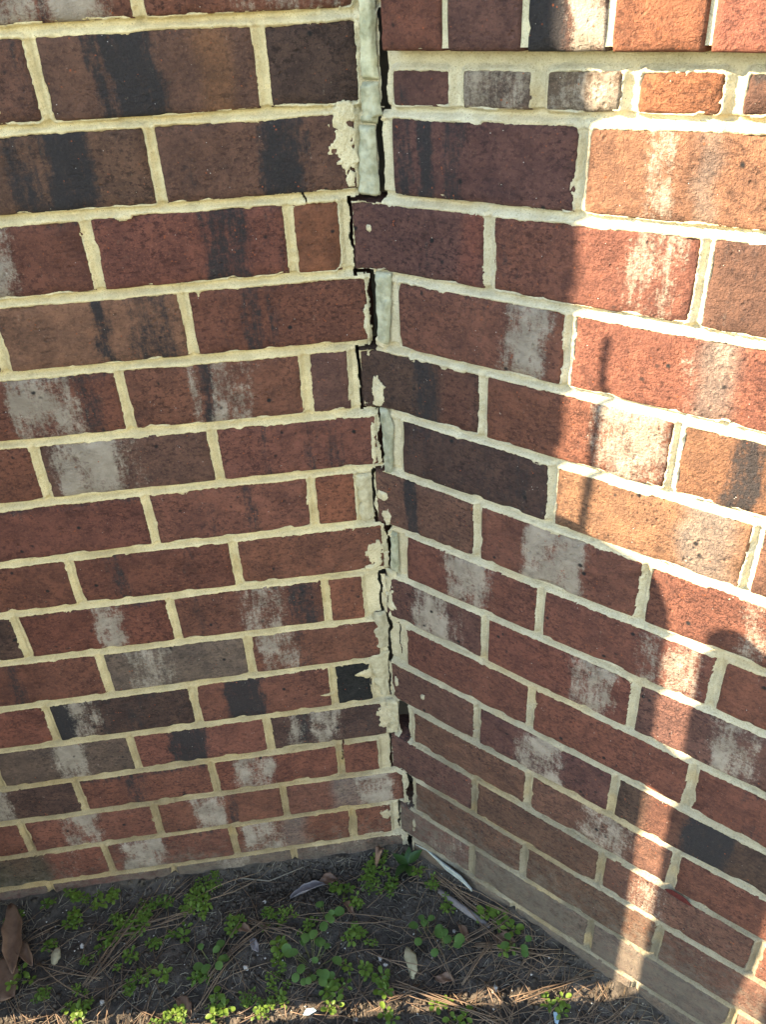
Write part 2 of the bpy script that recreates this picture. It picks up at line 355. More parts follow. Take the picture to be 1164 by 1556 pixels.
BRICKS = [
 ('L',0,-0.1877,0.0,'r',[(-0.112,-0.007,'W',0.45)]),
 ('L',0,-0.3927,-0.1977,'r',[(-0.326,-0.22,'W',0.95),(-0.282,-0.27,'K',0.5)]),
 ('L',0,-0.5978,-0.4027,'',[]),
 ('L',0,-0.8028,-0.6078,'',[]),
 ('L',0,-1.0078,-0.8128,'',[]),
 ('L',0,-1.2129,-1.0178,'',[]),
 ('L',0,-1.36,-1.2229,'',[]),
 ('L',1,-0.0841,0.0012,'d',[]),
 ('L',1,-0.2893,-0.0941,'b',[(-0.248,-0.233,'K',0.6),(-0.23,-0.185,'K',0.95),(-0.149,-0.121,'Y',0.6)]),
 ('L',1,-0.4943,-0.2993,'b',[(-0.322,-0.304,'K',0.4)]),
 ('L',1,-0.6993,-0.5043,'',[]),
 ('L',1,-0.9044,-0.7093,'',[]),
 ('L',1,-1.1094,-0.9144,'',[]),
 ('L',1,-1.3145,-1.1194,'',[]),
 ('L',1,-1.36,-1.3245,'',[]),
 ('L',2,-0.1988,-0.0054,'b',[(-0.097,-0.057,'K',0.95),(-0.195,-0.163,'D',0.4)]),
 ('L',2,-0.4039,-0.2088,'b',[(-0.309,-0.265,'K',0.95),(-0.346,-0.315,'K',0.6),(-0.389,-0.365,'W',0.5)]),
 ('L',2,-0.6089,-0.4139,'',[]),
 ('L',2,-0.814,-0.6189,'',[]),
 ('L',2,-1.019,-0.824,'',[]),
 ('L',2,-1.2241,-1.029,'',[]),
 ('L',2,-1.36,-1.2341,'',[]),
 ('L',3,-0.0742,-0.0265,'o',[]),
 ('L',3,-0.2787,-0.0842,'r',[(-0.169,-0.122,'K',0.85),(-0.122,-0.083,'D',0.5)]),
 ('L',3,-0.484,-0.2887,'r',[(-0.415,-0.365,'W',0.8)]),
 ('L',3,-0.6891,-0.494,'',[]),
 ('L',3,-0.8941,-0.6991,'',[]),
 ('L',3,-1.0992,-0.9041,'',[]),
 ('L',3,-1.3042,-1.1092,'',[]),
 ('L',3,-1.36,-1.3142,'',[]),
 ('L',4,-0.1953,-0.0022,'r',[(-0.144,-0.122,'K',0.6),(-0.166,-0.155,'K',0.35),(-0.115,-0.101,'K',0.4)]),
 ('L',4,-0.3987,-0.2053,'y',[(-0.3,-0.286,'K',0.8),(-0.265,-0.216,'K',0.6)]),
 ('L',4,-0.6046,-0.4087,'b',[]),
 ('L',4,-0.8096,-0.6146,'',[]),
 ('L',4,-1.0147,-0.8196,'',[]),
 ('L',4,-1.2197,-1.0247,'',[]),
 ('L',4,-1.36,-1.2297,'',[]),
 ('L',5,-0.0742,-0.0286,'p',[]),
 ('L',5,-0.282,-0.0842,'r',[(-0.216,-0.205,'W',0.5),(-0.203,-0.188,'K',0.65),(-0.191,-0.171,'W',0.8),(-0.167,-0.141,'W',0.6)]),
 ('L',5,-0.4857,-0.292,'r',[(-0.414,-0.332,'W',0.95),(-0.339,-0.316,'K',0.6)]),
 ('L',5,-0.6907,-0.4957,'',[]),
 ('L',5,-0.8958,-0.7007,'',[]),
 ('L',5,-1.1008,-0.9058,'',[]),
 ('L',5,-1.3059,-1.1108,'',[]),
 ('L',5,-1.36,-1.3159,'',[]),
 ('L',6,-0.1918,-0.0006,'r',[(-0.144,-0.132,'K',0.5),(-0.092,-0.076,'K',0.4),(-0.064,-0.043,'K',0.45)]),
 ('L',6,-0.3977,-0.2018,'b',[(-0.385,-0.311,'W',0.9),(-0.311,-0.285,'W',0.35)]),
 ('L',6,-0.6023,-0.4077,'r',[]),
 ('L',6,-0.8074,-0.6123,'',[]),
 ('L',6,-1.0124,-0.8174,'',[]),
 ('L',6,-1.2175,-1.0224,'',[]),
 ('L',6,-1.36,-1.2275,'',[]),
 ('L',7,-0.0821,-0.0319,'o',[]),
 ('L',7,-0.2861,-0.0921,'R',[(-0.241,-0.208,'D',0.5),(-0.175,-0.158,'K',0.5)]),
 ('L',7,-0.4917,-0.2961,'r',[]),
 ('L',7,-0.6967,-0.5017,'',[]),
 ('L',7,-0.9018,-0.7067,'',[]),
 ('L',7,-1.1068,-0.9118,'',[]),
 ('L',7,-1.3119,-1.1168,'',[]),
 ('L',7,-1.36,-1.3219,'',[]),
 ('L',8,-0.1912,-0.0003,'R',[(-0.126,-0.108,'D',0.4)]),
 ('L',8,-0.3997,-0.2012,'r',[(-0.361,-0.34,'K',0.45),(-0.264,-0.247,'K',0.3)]),
 ('L',8,-0.6031,-0.4097,'r',[]),
 ('L',8,-0.8081,-0.6131,'',[]),
 ('L',8,-1.0132,-0.8181,'',[]),
 ('L',8,-1.2182,-1.0232,'',[]),
 ('L',8,-1.36,-1.2282,'',[]),
 ('L',9,-0.0784,-0.0316,'o',[(-0.08,-0.032,'D',0.4)]),
 ('L',9,-0.2873,-0.0884,'r',[(-0.203,-0.142,'W',0.7),(-0.139,-0.098,'K',0.65),(-0.265,-0.252,'K',0.4)]),
 ('L',9,-0.4899,-0.2973,'r',[(-0.397,-0.36,'W',0.75)]),
 ('L',9,-0.6953,-0.4999,'d',[]),
 ('L',9,-0.9003,-0.7053,'',[]),
 ('L',9,-1.1054,-0.9103,'',[]),
 ('L',9,-1.3104,-1.1154,'',[]),
 ('L',9,-1.36,-1.3204,'',[]),
 ('L',10,-0.1954,-0.0125,'r',[(-0.186,-0.134,'W',0.65),(-0.136,-0.112,'D',0.8)]),
 ('L',10,-0.3991,-0.2054,'g',[(-0.371,-0.31,'W',0.6)]),
 ('L',10,-0.6048,-0.4091,'r',[(-0.533,-0.515,'K',0.5)]),
 ('L',10,-0.8099,-0.6148,'',[]),
 ('L',10,-1.0149,-0.8199,'',[]),
 ('L',10,-1.22,-1.0249,'',[]),
 ('L',10,-1.36,-1.23,'',[]),
 ('L',11,-0.0822,-0.0285,'k',[]),
 ('L',11,-0.2866,-0.0922,'r',[(-0.248,-0.194,'K',1.0)]),
 ('L',11,-0.4947,-0.2966,'d',[(-0.497,-0.467,'K',1.0),(-0.467,-0.429,'W',0.75),(-0.431,-0.408,'K',0.4),(-0.408,-0.298,'D',0.6)]),
 ('L',11,-0.6979,-0.5047,'r',[]),
 ('L',11,-0.9029,-0.7079,'',[]),
 ('L',11,-1.108,-0.9129,'',[]),
 ('L',11,-1.313,-1.118,'',[]),
 ('L',11,-1.36,-1.323,'',[]),
 ('L',12,-0.189,-0.011,'d',[(-0.162,-0.08,'W',0.65),(-0.147,-0.126,'K',0.5),(-0.08,-0.008,'D',0.6)]),
 ('L',12,-0.3937,-0.199,'r',[(-0.344,-0.291,'K',0.95)]),
 ('L',12,-0.5989,-0.4037,'g',[(-0.516,-0.472,'W',0.9)]),
 ('L',12,-0.8039,-0.6089,'',[]),
 ('L',12,-1.009,-0.8139,'',[]),
 ('L',12,-1.214,-1.019,'',[]),
 ('L',12,-1.36,-1.224,'',[]),
 ('L',13,-0.084,-0.0265,'r',[]),
 ('L',13,-0.286,-0.094,'r',[(-0.257,-0.196,'W',0.85)]),
 ('L',13,-0.4935,-0.296,'r',[(-0.429,-0.396,'K',0.7)]),
 ('L',13,-0.6979,-0.5035,'d',[(-0.639,-0.605,'W',0.8)]),
 ('L',13,-0.903,-0.7079,'',[]),
 ('L',13,-1.108,-0.913,'',[]),
 ('L',13,-1.3131,-1.118,'',[]),
 ('L',13,-1.36,-1.3231,'',[]),
 ('L',14,-0.1829,0.012,'r',[(-0.109,-0.065,'G',0.7),(-0.071,-0.009,'W',0.85)]),
 ('L',14,-0.3909,-0.1929,'r',[(-0.338,-0.286,'W',0.9),(-0.282,-0.266,'K',0.5)]),
 ('L',14,-0.5981,-0.4009,'r',[(-0.549,-0.487,'W',0.8)]),
 ('L',14,-0.8008,-0.6081,'r',[]),
 ('L',14,-1.0058,-0.8108,'',[]),
 ('L',14,-1.2108,-1.0158,'',[]),
 ('L',14,-1.36,-1.2208,'',[]),
 ('L',15,-0.0748,-0.0133,'r',[]),
 ('L',15,-0.2788,-0.0848,'r',[(-0.267,-0.2,'W',0.85),(-0.2,-0.164,'G',0.7)]),
 ('L',15,-0.4879,-0.2888,'r',[(-0.47,-0.404,'W',0.9)]),
 ('L',15,-0.6906,-0.4979,'r',[(-0.699,-0.591,'M',0.95),(-0.572,-0.535,'W',0.4)]),
 ('L',15,-0.8957,-0.7006,'',[]),
 ('L',15,-1.1007,-0.9057,'',[]),
 ('L',15,-1.3058,-1.1107,'',[]),
 ('L',15,-1.36,-1.3158,'',[]),
 ('L',16,-0.183,0.004,'g',[(-0.157,-0.058,'W',0.4)]),
 ('L',16,-0.3903,-0.193,'g',[(-0.324,-0.267,'W',0.6)]),
 ('L',16,-0.5973,-0.4003,'p',[]),
 ('L',16,-0.8003,-0.6073,'p',[]),
 ('L',16,-1.0053,-0.8103,'',[]),
 ('L',16,-1.2104,-1.0153,'',[]),
 ('L',16,-1.36,-1.2204,'',[]),
 ('L',17,-0.0797,-0.03,'',[]),
 ('L',17,-0.2848,-0.0897,'',[]),
 ('L',17,-0.4898,-0.2948,'',[]),
 ('L',17,-0.6949,-0.4998,'',[]),
 ('L',17,-0.8999,-0.7049,'',[]),
 ('L',17,-1.105,-0.9099,'',[]),
 ('L',17,-1.31,-1.115,'',[]),
 ('L',17,-1.36,-1.32,'',[]),
 ('R',2,0.0392,0.2356,'p',[(0.043,0.065,'K',0.75),(0.075,0.091,'K',0.8),(0.101,0.123,'K',0.6)]),
 ('R',2,0.2456,0.4407,'y',[(0.294,0.321,'W',0.75),(0.339,0.354,'G',0.5)]),
 ('R',2,0.4507,0.6457,'',[]),
 ('R',2,0.6557,0.8507,'',[]),
 ('R',2,0.8607,0.96,'',[]),
 ('R',3,-0.0126,0.1462,'p',[(0.072,0.093,'D',0.5),(0.12,0.143,'R',0.5)]),
 ('R',3,0.1562,0.3503,'r',[(0.29,0.336,'W',0.6),(0.165,0.183,'K',0.3)]),
 ('R',3,0.3603,0.5558,'b',[(0.363,0.4,'D',0.5)]),
 ('R',3,0.5658,0.7608,'',[]),
 ('R',3,0.7708,0.96,'',[]),
 ('R',4,0.0399,0.2365,'r',[(0.169,0.218,'W',0.8),(0.112,0.156,'D',0.4)]),
 ('R',4,0.2465,0.4416,'R',[(0.349,0.366,'W',0.4),(0.366,0.394,'G',0.8),(0.366,0.394,'W',0.4)]),
 ('R',4,0.4516,0.6466,'',[]),
 ('R',4,0.6566,0.8517,'',[]),
 ('R',4,0.8617,0.96,'',[]),
 ('R',5,-0.0144,0.1435,'d',[(0.054,0.086,'K',0.7),(0.091,0.138,'R',0.25)]),
 ('R',5,0.1535,0.3526,'r',[(0.272,0.35,'W',0.62),(0.296,0.31,'G',0.5)]),
 ('R',5,0.3626,0.5556,'y',[(0.409,0.437,'K',0.7)]),
 ('R',5,0.5656,0.7606,'',[]),
 ('R',5,0.7706,0.96,'',[]),
 ('R',6,0.0381,0.2318,'d',[(0.042,0.231,'K',0.3)]),
 ('R',6,0.2418,0.4386,'y',[(0.377,0.424,'G',0.9)]),
 ('R',6,0.4486,0.6428,'',[]),
 ('R',6,0.6528,0.8478,'',[]),
 ('R',6,0.8578,0.96,'',[]),
 ('R',7,-0.005,0.1399,'b',[(0.041,0.058,'K',0.85),(0.074,0.122,'D',0.3)]),
 ('R',7,0.1499,0.3443,'r',[(0.21,0.278,'W',0.85)]),
 ('R',7,0.3543,0.5497,'r',[(0.446,0.473,'W',0.4)]),
 ('R',7,0.5597,0.7547,'',[]),
 ('R',7,0.7647,0.96,'',[]),
 ('R',8,0.0377,0.2287,'r',[(0.101,0.167,'W',0.85)]),
 ('R',8,0.2387,0.4341,'r',[(0.351,0.386,'W',0.5),(0.386,0.423,'W',0.7)]),
 ('R',8,0.4441,0.639,'r',[]),
 ('R',8,0.649,0.844,'',[]),
 ('R',8,0.854,0.96,'',[]),
 ('R',9,-0.001,0.1539,'p',[(0.046,0.1,'W',0.9),(0.108,0.128,'W',0.3)]),
 ('R',9,0.1639,0.3544,'r',[(0.282,0.332,'W',0.85)]),
 ('R',9,0.3644,0.5617,'p',[(0.448,0.497,'W',0.8)]),
 ('R',9,0.5717,0.7668,'',[]),
 ('R',9,0.7768,0.96,'',[]),
 ('R',10,0.0305,0.2258,'r',[(0.058,0.145,'D',0.3)]),
 ('R',10,0.2358,0.4341,'r',[(0.364,0.389,'D',0.6)]),
 ('R',10,0.4441,0.6375,'r',[(0.491,0.52,'D',0.6)]),
 ('R',10,0.6475,0.8426,'',[]),
 ('R',10,0.8526,0.96,'',[]),
 ('R',11,0.0006,0.1454,'p',[]),
 ('R',11,0.1554,0.3485,'p',[(0.215,0.281,'W',0.8)]),
 ('R',11,0.3585,0.5545,'d',[(0.445,0.496,'K',0.95),(0.4,0.445,'r',0.6)]),
 ('R',11,0.5645,0.7596,'',[]),
 ('R',11,0.7696,0.96,'',[]),
 ('R',12,0.0379,0.2311,'b',[]),
 ('R',12,0.2411,0.4388,'b',[(0.315,0.384,'W',0.6)]),
 ('R',12,0.4488,0.6425,'r',[]),
 ('R',12,0.6525,0.8476,'',[]),
 ('R',12,0.8576,0.96,'',[]),
 ('R',13,-0.0055,0.1438,'p',[]),
 ('R',13,0.1538,0.3483,'b',[]),
 ('R',13,0.3583,0.5536,'b',[(0.39,0.445,'W',0.4)]),
 ('R',13,0.5636,0.7587,'',[]),
 ('R',13,0.7687,0.96,'',[]),
 ('R',14,0.0365,0.2332,'b',[(0.113,0.198,'D',0.4)]),
 ('R',14,0.2432,0.4406,'b',[]),
 ('R',14,0.4506,0.6444,'b',[]),
 ('R',14,0.6544,0.8495,'',[]),
 ('R',14,0.8595,0.96,'',[]),
 ('R',15,0.002,0.1428,'p',[(0.067,0.126,'W',0.45)]),
 ('R',15,0.1528,0.3484,'g',[]),
 ('R',15,0.3584,0.5532,'g',[(0.459,0.515,'D',0.5)]),
 ('R',15,0.5632,0.7582,'',[]),
 ('R',15,0.7682,0.96,'',[]),
 ('R',16,0.0271,0.2216,'g',[]),
 ('R',16,0.2316,0.4266,'g',[]),
 ('R',16,0.4366,0.6317,'g',[]),
 ('R',16,0.6417,0.8367,'',[]),
 ('R',16,0.8467,0.96,'',[]),
 ('R',17,0.0,0.145,'',[]),
 ('R',17,0.155,0.35,'',[]),
 ('R',17,0.36,0.5551,'',[]),
 ('R',17,0.5651,0.7601,'',[]),
 ('R',17,0.7701,0.96,'',[]),
 ('R',18,0.0,0.232,'',[]),
 ('R',18,0.242,0.4371,'',[]),
 ('R',18,0.4471,0.6421,'',[]),
 ('R',18,0.6521,0.8472,'',[]),
 ('R',18,0.8572,0.96,'',[]),
]
WEEDS = [(-0.603,-0.014,0.0096,0),(-0.56,-0.014,0.0168,0),(-0.555,-0.05,0.0168,0),(-0.541,-0.026,0.0108,0),(-0.51,-0.023,0.0168,0),(-0.435,-0.048,0.0216,0),(-0.41,-0.046,0.0144,0),(-0.46,-0.066,0.024,0),(-0.486,-0.065,0.0144,0),(-0.496,-0.094,0.0144,0),(-0.35,-0.034,0.024,0),(-0.329,-0.022,0.0168,0),(-0.368,-0.05,0.0168,0),(-0.34,-0.072,0.0192,1),(-0.292,-0.096,0.0144,0),(-0.658,-0.035,0.012,0),(-0.583,-0.093,0.0096,0),(-0.416,-0.108,0.012,0),(-0.385,-0.098,0.0144,1),(-0.464,-0.126,0.0192,1),(-0.326,-0.154,0.0216,2),(-0.396,-0.166,0.012,1),(-0.431,-0.161,0.0144,0),(-0.453,-0.172,0.0144,0),(-0.346,-0.179,0.0168,1),(-0.623,-0.138,0.0144,1),(-0.536,-0.172,0.012,0),(-0.579,-0.175,0.0144,0),(-0.517,-0.185,0.012,0),(-0.527,-0.204,0.0168,0),(-0.397,-0.224,0.0144,0),(-0.373,-0.226,0.012,0),(-0.316,-0.217,0.0168,1),(-0.268,-0.222,0.0168,0),(-0.52,-0.13,0.012,0),(-0.057,-0.041,0.0192,0),(-0.038,-0.022,0.0144,0),(0.006,-0.044,0.024,3),(0.035,-0.045,0.0144,0),(-0.058,-0.067,0.0168,0),(-0.029,-0.071,0.0168,0),(-0.115,-0.069,0.0168,1),(-0.091,-0.091,0.0144,0),(-0.144,-0.107,0.0216,2),(-0.231,-0.098,0.0168,0),(-0.205,-0.099,0.0144,0),(-0.171,-0.124,0.0144,0),(-0.098,-0.139,0.0168,0),(-0.169,-0.179,0.036,2),(-0.219,-0.153,0.0168,1),(-0.214,-0.193,0.012,0),(-0.235,-0.197,0.012,0),(-0.075,-0.158,0.0096,0),(-0.111,-0.195,0.012,1),(-0.095,-0.208,0.0144,1),(-0.135,-0.213,0.0144,1),(-0.07,-0.237,0.0192,1),(0.017,-0.163,0.0192,2),(0.04,-0.191,0.0216,2),(0.059,-0.121,0.0144,0),(0.039,-0.083,0.012,0),(0.116,-0.151,0.012,1),(0.133,-0.168,0.012,1),(0.14,-0.218,0.012,1),(-0.065,-0.276,0.012,1),(0.044,-0.296,0.012,1),(0.021,-0.274,0.0096,1),(-0.143,-0.241,0.0144,1),(-0.242,-0.232,0.0192,0),(-0.218,-0.229,0.012,0),(0.189,-0.185,0.0144,1),(0.151,-0.216,0.0168,2),(0.17,-0.304,0.0108,1),(0.194,-0.307,0.0096,1)]
NEEDLE_BUNDLES = [(-0.521,-0.165,-0.439,-0.044,7),(-0.507,-0.094,-0.363,-0.069,6),(-0.365,-0.051,-0.245,-0.014,2),(-0.267,-0.097,-0.193,-0.135,6),(-0.33,-0.176,-0.245,-0.105,6),(0.05,-0.067,0.121,-0.163,3),(0.054,-0.085,0.173,-0.196,4),(0.074,-0.106,0.143,-0.207,3),(0.056,-0.193,0.172,-0.163,4),(0.012,-0.142,0.046,-0.242,2),(0.053,-0.253,0.112,-0.202,3),(-0.078,-0.171,-0.004,-0.234,2),(-0.346,-0.219,-0.303,-0.167,3),(-0.006,-0.244,-0.091,-0.278,4),(-0.046,-0.237,0.1,-0.31,5),(0.107,-0.158,0.103,-0.241,2),(0.087,-0.198,0.21,-0.248,4),(0.093,-0.259,0.118,-0.316,4),(0.253,-0.275,0.125,-0.293,3),(-0.64,-0.081,-0.579,-0.074,3),(-0.601,-0.119,-0.501,-0.165,3),(-0.202,-0.102,-0.03,-0.13,2),(-0.49,-0.167,-0.477,-0.223,2)]
# ------------------------------------------------------------ the bent wall, measured course by course
H, WM = 0.08128, 0.20505
ANG = R(44.55)
RD = np.array([math.sin(ANG), -math.cos(ANG), 0.0])
NL = np.array([0.0, -1.0, 0.0])
NR = np.array([-math.cos(ANG), -math.sin(ANG), 0.0])


def place(s, h, z):
    """unfolded wall coordinate s (left wall negative, right wall positive), height h proud of the brick face"""
    s, h, z = np.broadcast_arrays(np.asarray(s, float), np.asarray(h, float), np.asarray(z, float))
    base = np.where(s[..., None] < 0, s[..., None] * np.array([1.0, 0, 0]), s[..., None] * RD)
    t = sstep(-.010, .010, s)[..., None]
    n = NL * (1 - t) + NR * t
    n = n / np.linalg.norm(n, axis=-1, keepdims=True)
    out = base + n * h[..., None]
    out[..., 2] = z
    return out


LBED = {0: (-.0012, .0032), 1: (.0009, .0048), 2: (.0024, .0022), 3: (.0017, -.0002), 4: (.0025, .0052), 5: (.0003, .0092), 6: (.0014, .001), 7: (-.0004, -.0031), 8: (.0015, .0002), 9: (.0005, .004), 10: (.0004, -.0108), 11: (-.0023, .0013), 12: (-.0026, -.0016), 13: (-.0011, .0031), 14: (-.0022, -.0014), 15: (-.0041, .004)}
RBED = {1: (-.0021, .005), 2: (.0015, .0104), 3: (.0008, -.0022), 4: (.0005, .0023), 5: (0, .0033), 6: (-.0005, -.0067), 7: (-.0028, .0045), 8: (.0003, .0018), 9: (-.0015, -.0057), 10: (-.0026, -.0096), 11: (-.0009, -.0013), 12: (.002, -.0050), 13: (.002, .005), 14: (-.0004, .0002)}


def bed(wall, k, s):
    u = np.clip(np.abs(s), 0, .7)
    a, b = (LBED if wall == 'L' else RBED).get(k, (0, 0))
    return -k * H + a + b * (u - .3)


TONE = {'r': (.156, .066, .050), 'R': (.178, .073, .054), 'o': (.208, .086, .056), 'b': (.122, .067, .051), 'p': (.116, .060, .053),
        'd': (.080, .049, .041), 'g': (.128, .091, .075), 'k': (.020, .020, .021), 'm': (.06, .066, .045), 'y': (.182, .096, .064)}
TONES = np.array([TONE[k] for k in 'rrrbbpRdg'])
JH = .0047      # half the thickness of a bed joint


def brick_mesh(name, wall, s0, s1, zfun_b, zfun_t, seed, tone, bands, hoff=0.0, depth=.05, fine=True, straight=False, flip=False):
    rs = np.random.default_rng(seed)
    L = s1 - s0
    e = [0, .0014, .0034]
    nx = max(2, int((L - .01) / (.006 if fine else .03)))
    xs = np.r_[e, np.linspace(.0034, L - .0034, nx + 1)[1:-1], L - .0034, L - .0014, L]
    ht = float(zfun_t(s0) - zfun_b(s0))
    nz = max(2, int((ht - .008) / (.006 if fine else .03)))
    zs = np.r_[e, np.linspace(.0034, ht - .0034, nz + 1)[1:-1], ht - .0034, ht - .0014, ht] / ht
    X, Z = np.meshgrid(s0 + xs, zs, indexing='ij')
    zb, zt = zfun_b(X), zfun_t(X)
    zz = zb + (zt - zb) * Z
    dx = np.minimum(X - s0, s1 - X); dz = np.minimum(zz - zb, zt - zz)
    d = np.minimum(dx, dz)
    h = -.0030 * (1 - np.clip(d / .0034, 0, 1)) ** 2
    h = h - .0016 * np.clip(1 - (dx + dz) / .006, 0, 1)
    ox, oz = rs.random(2) * 40
    h = h + (vn(X + ox, zz + oz, .035, 1) - .5) * .0016 + (vn(X + ox, zz + oz, .011, 2) - .5) * .0008
    # chipped arrises
    chip = sstep(.58, .82, vn(X + ox, zz + oz, .013, 3)) * np.clip(1 - d / .008, 0, 1)
    h = h - .0038 * chip
    h = h + hoff + (rs.random() - .5) * .0014 + (X - (s0 + s1) / 2) / L * (rs.random() - .5) * .0012
    wob = (vn(X + ox, zz + oz, .016, 4) - .5) * .0010
    ix = (dx < .0005) * np.where(X - s0 < .001, 1, -1)
    iz = (dz < .0005) * np.where(zz - zb < .001, 1, -1)
    Xp = X + ix * np.abs(wob); zp = zz + iz * np.abs(wob)
    if straight:
        P = np.stack([Xp, -h, zp], -1)
    else:
        P = place(Xp, h, zp)
    n0, n1 = X.shape
    idx = np.arange(n0 * n1).reshape(n0, n1)
    q = np.stack([idx[:-1, :-1], idx[1:, :-1], idx[1:, 1:], idx[:-1, 1:]], -1).reshape(-1, 4)
    ring = np.r_[idx[:-1, 0], idx[-1, :-1], idx[1:, -1][::-1], idx[0, 1:][::-1]]
    if straight:
        Bk = np.stack([Xp, np.full_like(h, depth), zp], -1)
    else:
        Bk = place(Xp, np.full_like(h, -depth if hoff == 0 else hoff - depth), zp)
    back = Bk.reshape(-1, 3)[ring]
    nb = n0 * n1
    k = len(ring)
    side = np.stack([ring, np.arange(k) + nb, np.roll(np.arange(k), -1) + nb, np.roll(ring, -1)], -1)
    co = np.vstack([P.reshape(-1, 3), back])
    # colour and flashing masks
    def ext(a): return np.r_[a.ravel(), a.ravel()[ring]]
    t = np.array(tone) * (1.02 + .26 * rs.random()) * (1 + (rs.random(3) - .5) * .08)
    dark = np.zeros_like(X); white = np.zeros_like(X)
    tint = np.ones(X.shape + (3,)) * t
    for (a, b, typ, v) in bands:
        a, b = min(a, b), max(a, b)
        wbl = (vn(zz + oz, X * .3 + ox, .02, 5) - .5) * .010
        sl = (rs.random() - .5) * .10
        Xs = X + wbl + sl * (zz - (zb + zt) / 2)
        wd = min(.018, (b - a) * .5)
        mk = sstep(a - wd * .6, a + wd * .5, Xs) * (1 - sstep(b - wd * .5, b + wd * .8, Xs))
        mk = mk * v * (.58 + .62 * vn(X + ox, zz * .5 + oz, .03, 6))
        if typ == 'W': mk = mk * (.80 + .50 * sstep(.25, .65, vn(X * 1.4 + ox, zz + oz, .020, 3)))
        if typ == 'K': mk = np.clip(mk * 1.2, 0, 1); dark = np.maximum(dark, mk); white = white * (1 - mk)
        elif typ == 'D': dark = np.maximum(dark, mk * .62)
        elif typ == 'W': white = np.maximum(white, mk)
        else:
            cc = {'G': (.21, .18, .16), 'Y': (.26, .125, .065), 'R': (.26, .085, .06), 'r': TONE['r'], 'M': (.060, .066, .048)}[typ]
            tint = tint * (1 - mk[..., None]) + np.array(cc) * mk[..., None]
    if typ_top(seed):
        dark = np.maximum(dark, .55 * sstep(.018, .0, zt - zz) * (.4 + vn(X + ox, zz, .03, 7)))
    if wall == 'R': mud = .66 * sstep(-.95, -1.23, zz) + .10 * sstep(-.75, -1.0, zz)
    else: mud = .62 * sstep(-1.12, -1.27, zz) + .10 * sstep(-.8, -1.1, zz)
    mud = mud * (.75 + .4 * vn(X, zz, .08, 2))
    mask = np.stack([ext(dark), ext(white), ext(mud), np.ones(n0 * n1 + k)], -1)
    tcol = np.stack([ext(tint[..., 0]), ext(tint[..., 1]), ext(tint[..., 2]), np.ones(n0 * n1 + k)], -1)
    dev = np.stack([ext(Xp), ext(zp), np.r_[h.ravel() + seed * .37, np.full(k, seed * .37 - .03)]], -1)
    me = mesh_np(name, co, np.vstack([q, side]), True, {'mask': ('FLOAT_COLOR', mask), 'tint': ('FLOAT_COLOR', tcol), 'dev': ('FLOAT_VECTOR', dev)})
    return me


def typ_top(seed): return (seed * 7919) % 5 == 0


wallL = tag(empty('brick_wall', (-.68, .05, -1.26)), 'long red brick wall on the left, in full shade, with cream mortar joints', 'brick wall')
wallR = tag(empty('brick_wall', (.33, -.33, -1.26)), 'angled red brick wall on the right, half sunlit, under a row of upright sill bricks', 'brick wall')


def child(o, par):
    o.parent = par
    o.matrix_parent_inverse = Matrix.Translation(-Vector(par.location))
    return o


rects = []      # bricks that shape the mortar: s0,s1,zb,zt functions
seed = 100
for (wl, r, s0, s1, tn, bands) in BRICKS:
    seed += 1
    rs = np.random.default_rng(seed)
    fine = s0 > -.80 if wl == 'L' else s1 < .80
    tone = TONE[tn] if tn else tuple(TONES[rs.integers(len(TONES))])
    if not tn:
        bands = []
        for _ in range(rs.integers(0, 3)):
            a = s0 + (s1 - s0) * rs.random(); bands.append((a, a + .03 + .03 * rs.random(), 'KWWD'[rs.integers(4)], .5 + .4 * rs.random()))
    j = (rs.random(4) - .5) * .0014
    fb = lambda s, w_=wl, k=r, j=j, a=s0, b=s1: bed(w_, k, s) + JH + j[0] + (j[1] - j[0]) * (s - a) / (b - a)
    ft = lambda s, w_=wl, k=r, j=j, a=s0, b=s1: bed(w_, k - 1, s) - JH + j[2] + (j[3] - j[2]) * (s - a) / (b - a)
    straight = (wl == 'L' and s1 > .01)
    me = brick_mesh('brick', wl, s0, s1, fb, ft, seed, tone, bands, fine=fine, straight=straight)
    o = link('brick', me, M['brick'])
    child(o, wallL if wl == 'L' else wallR)
    rects.append((s0, s1, fb, ft))

# courses of the left wall above the picture
for r in range(0, -15, -1):
    off = (.0847 if r % 2 else .197)
    js = [0] + [off + n * WM for n in range(7) if off + n * WM < 1.33] + [1.37]
    if r == 0: continue
    for a, b in zip(js[:-1], js[1:]):
        seed += 1
        rs = np.random.default_rng(seed)
        s0, s1 = -(b - .005), -(a + .005)
        fb = lambda s, k=r: -k * H + JH + 0 * s
        ft = lambda s, k=r: -(k - 1) * H - JH + 0 * s
        me = brick_mesh('brick', 'L', s0, s1, fb, ft, seed, tuple(TONES[rs.integers(len(TONES))]), [(s0 + .05, s0 + .1, 'KWD'[rs.integers(3)], .7)] if rs.random() < .5 else [], fine=(r >= -1 and s0 > -.6))
        child(link('brick', me, M['brick']), wallL)
        if r >= -1: rects.append((s0, s1, fb, ft))

# split header course under the sill
HDR = [(.0420, .1065, 'p', [(.045, .06, 'K', .4)]), (.1205, .1887, 'g', [(.121, .188, 'W', .75)]), (.2034, .2694, 'g', [(.2034, .2694, 'W', .62)]), (.2831, .3482, 'o', []), (.3630, .4282, 'b', []), (.4430, .5080, 'r', []), (.5230, .5880, 'r', []), (.6030, .6680, 'b', [])]
for (a, b, tn, bands) in HDR:
    seed += 1
    fb = lambda s: -.0790 + .002 * s / .4
    ft = lambda s: -.0478 - .001 * s / .4
    me = brick_mesh('header_brick', 'R', a, b, fb, ft, seed, TONE[tn], bands)
    child(link('header_brick', me, M['brick']), wallR)
    rects.append((a, b, fb, ft))

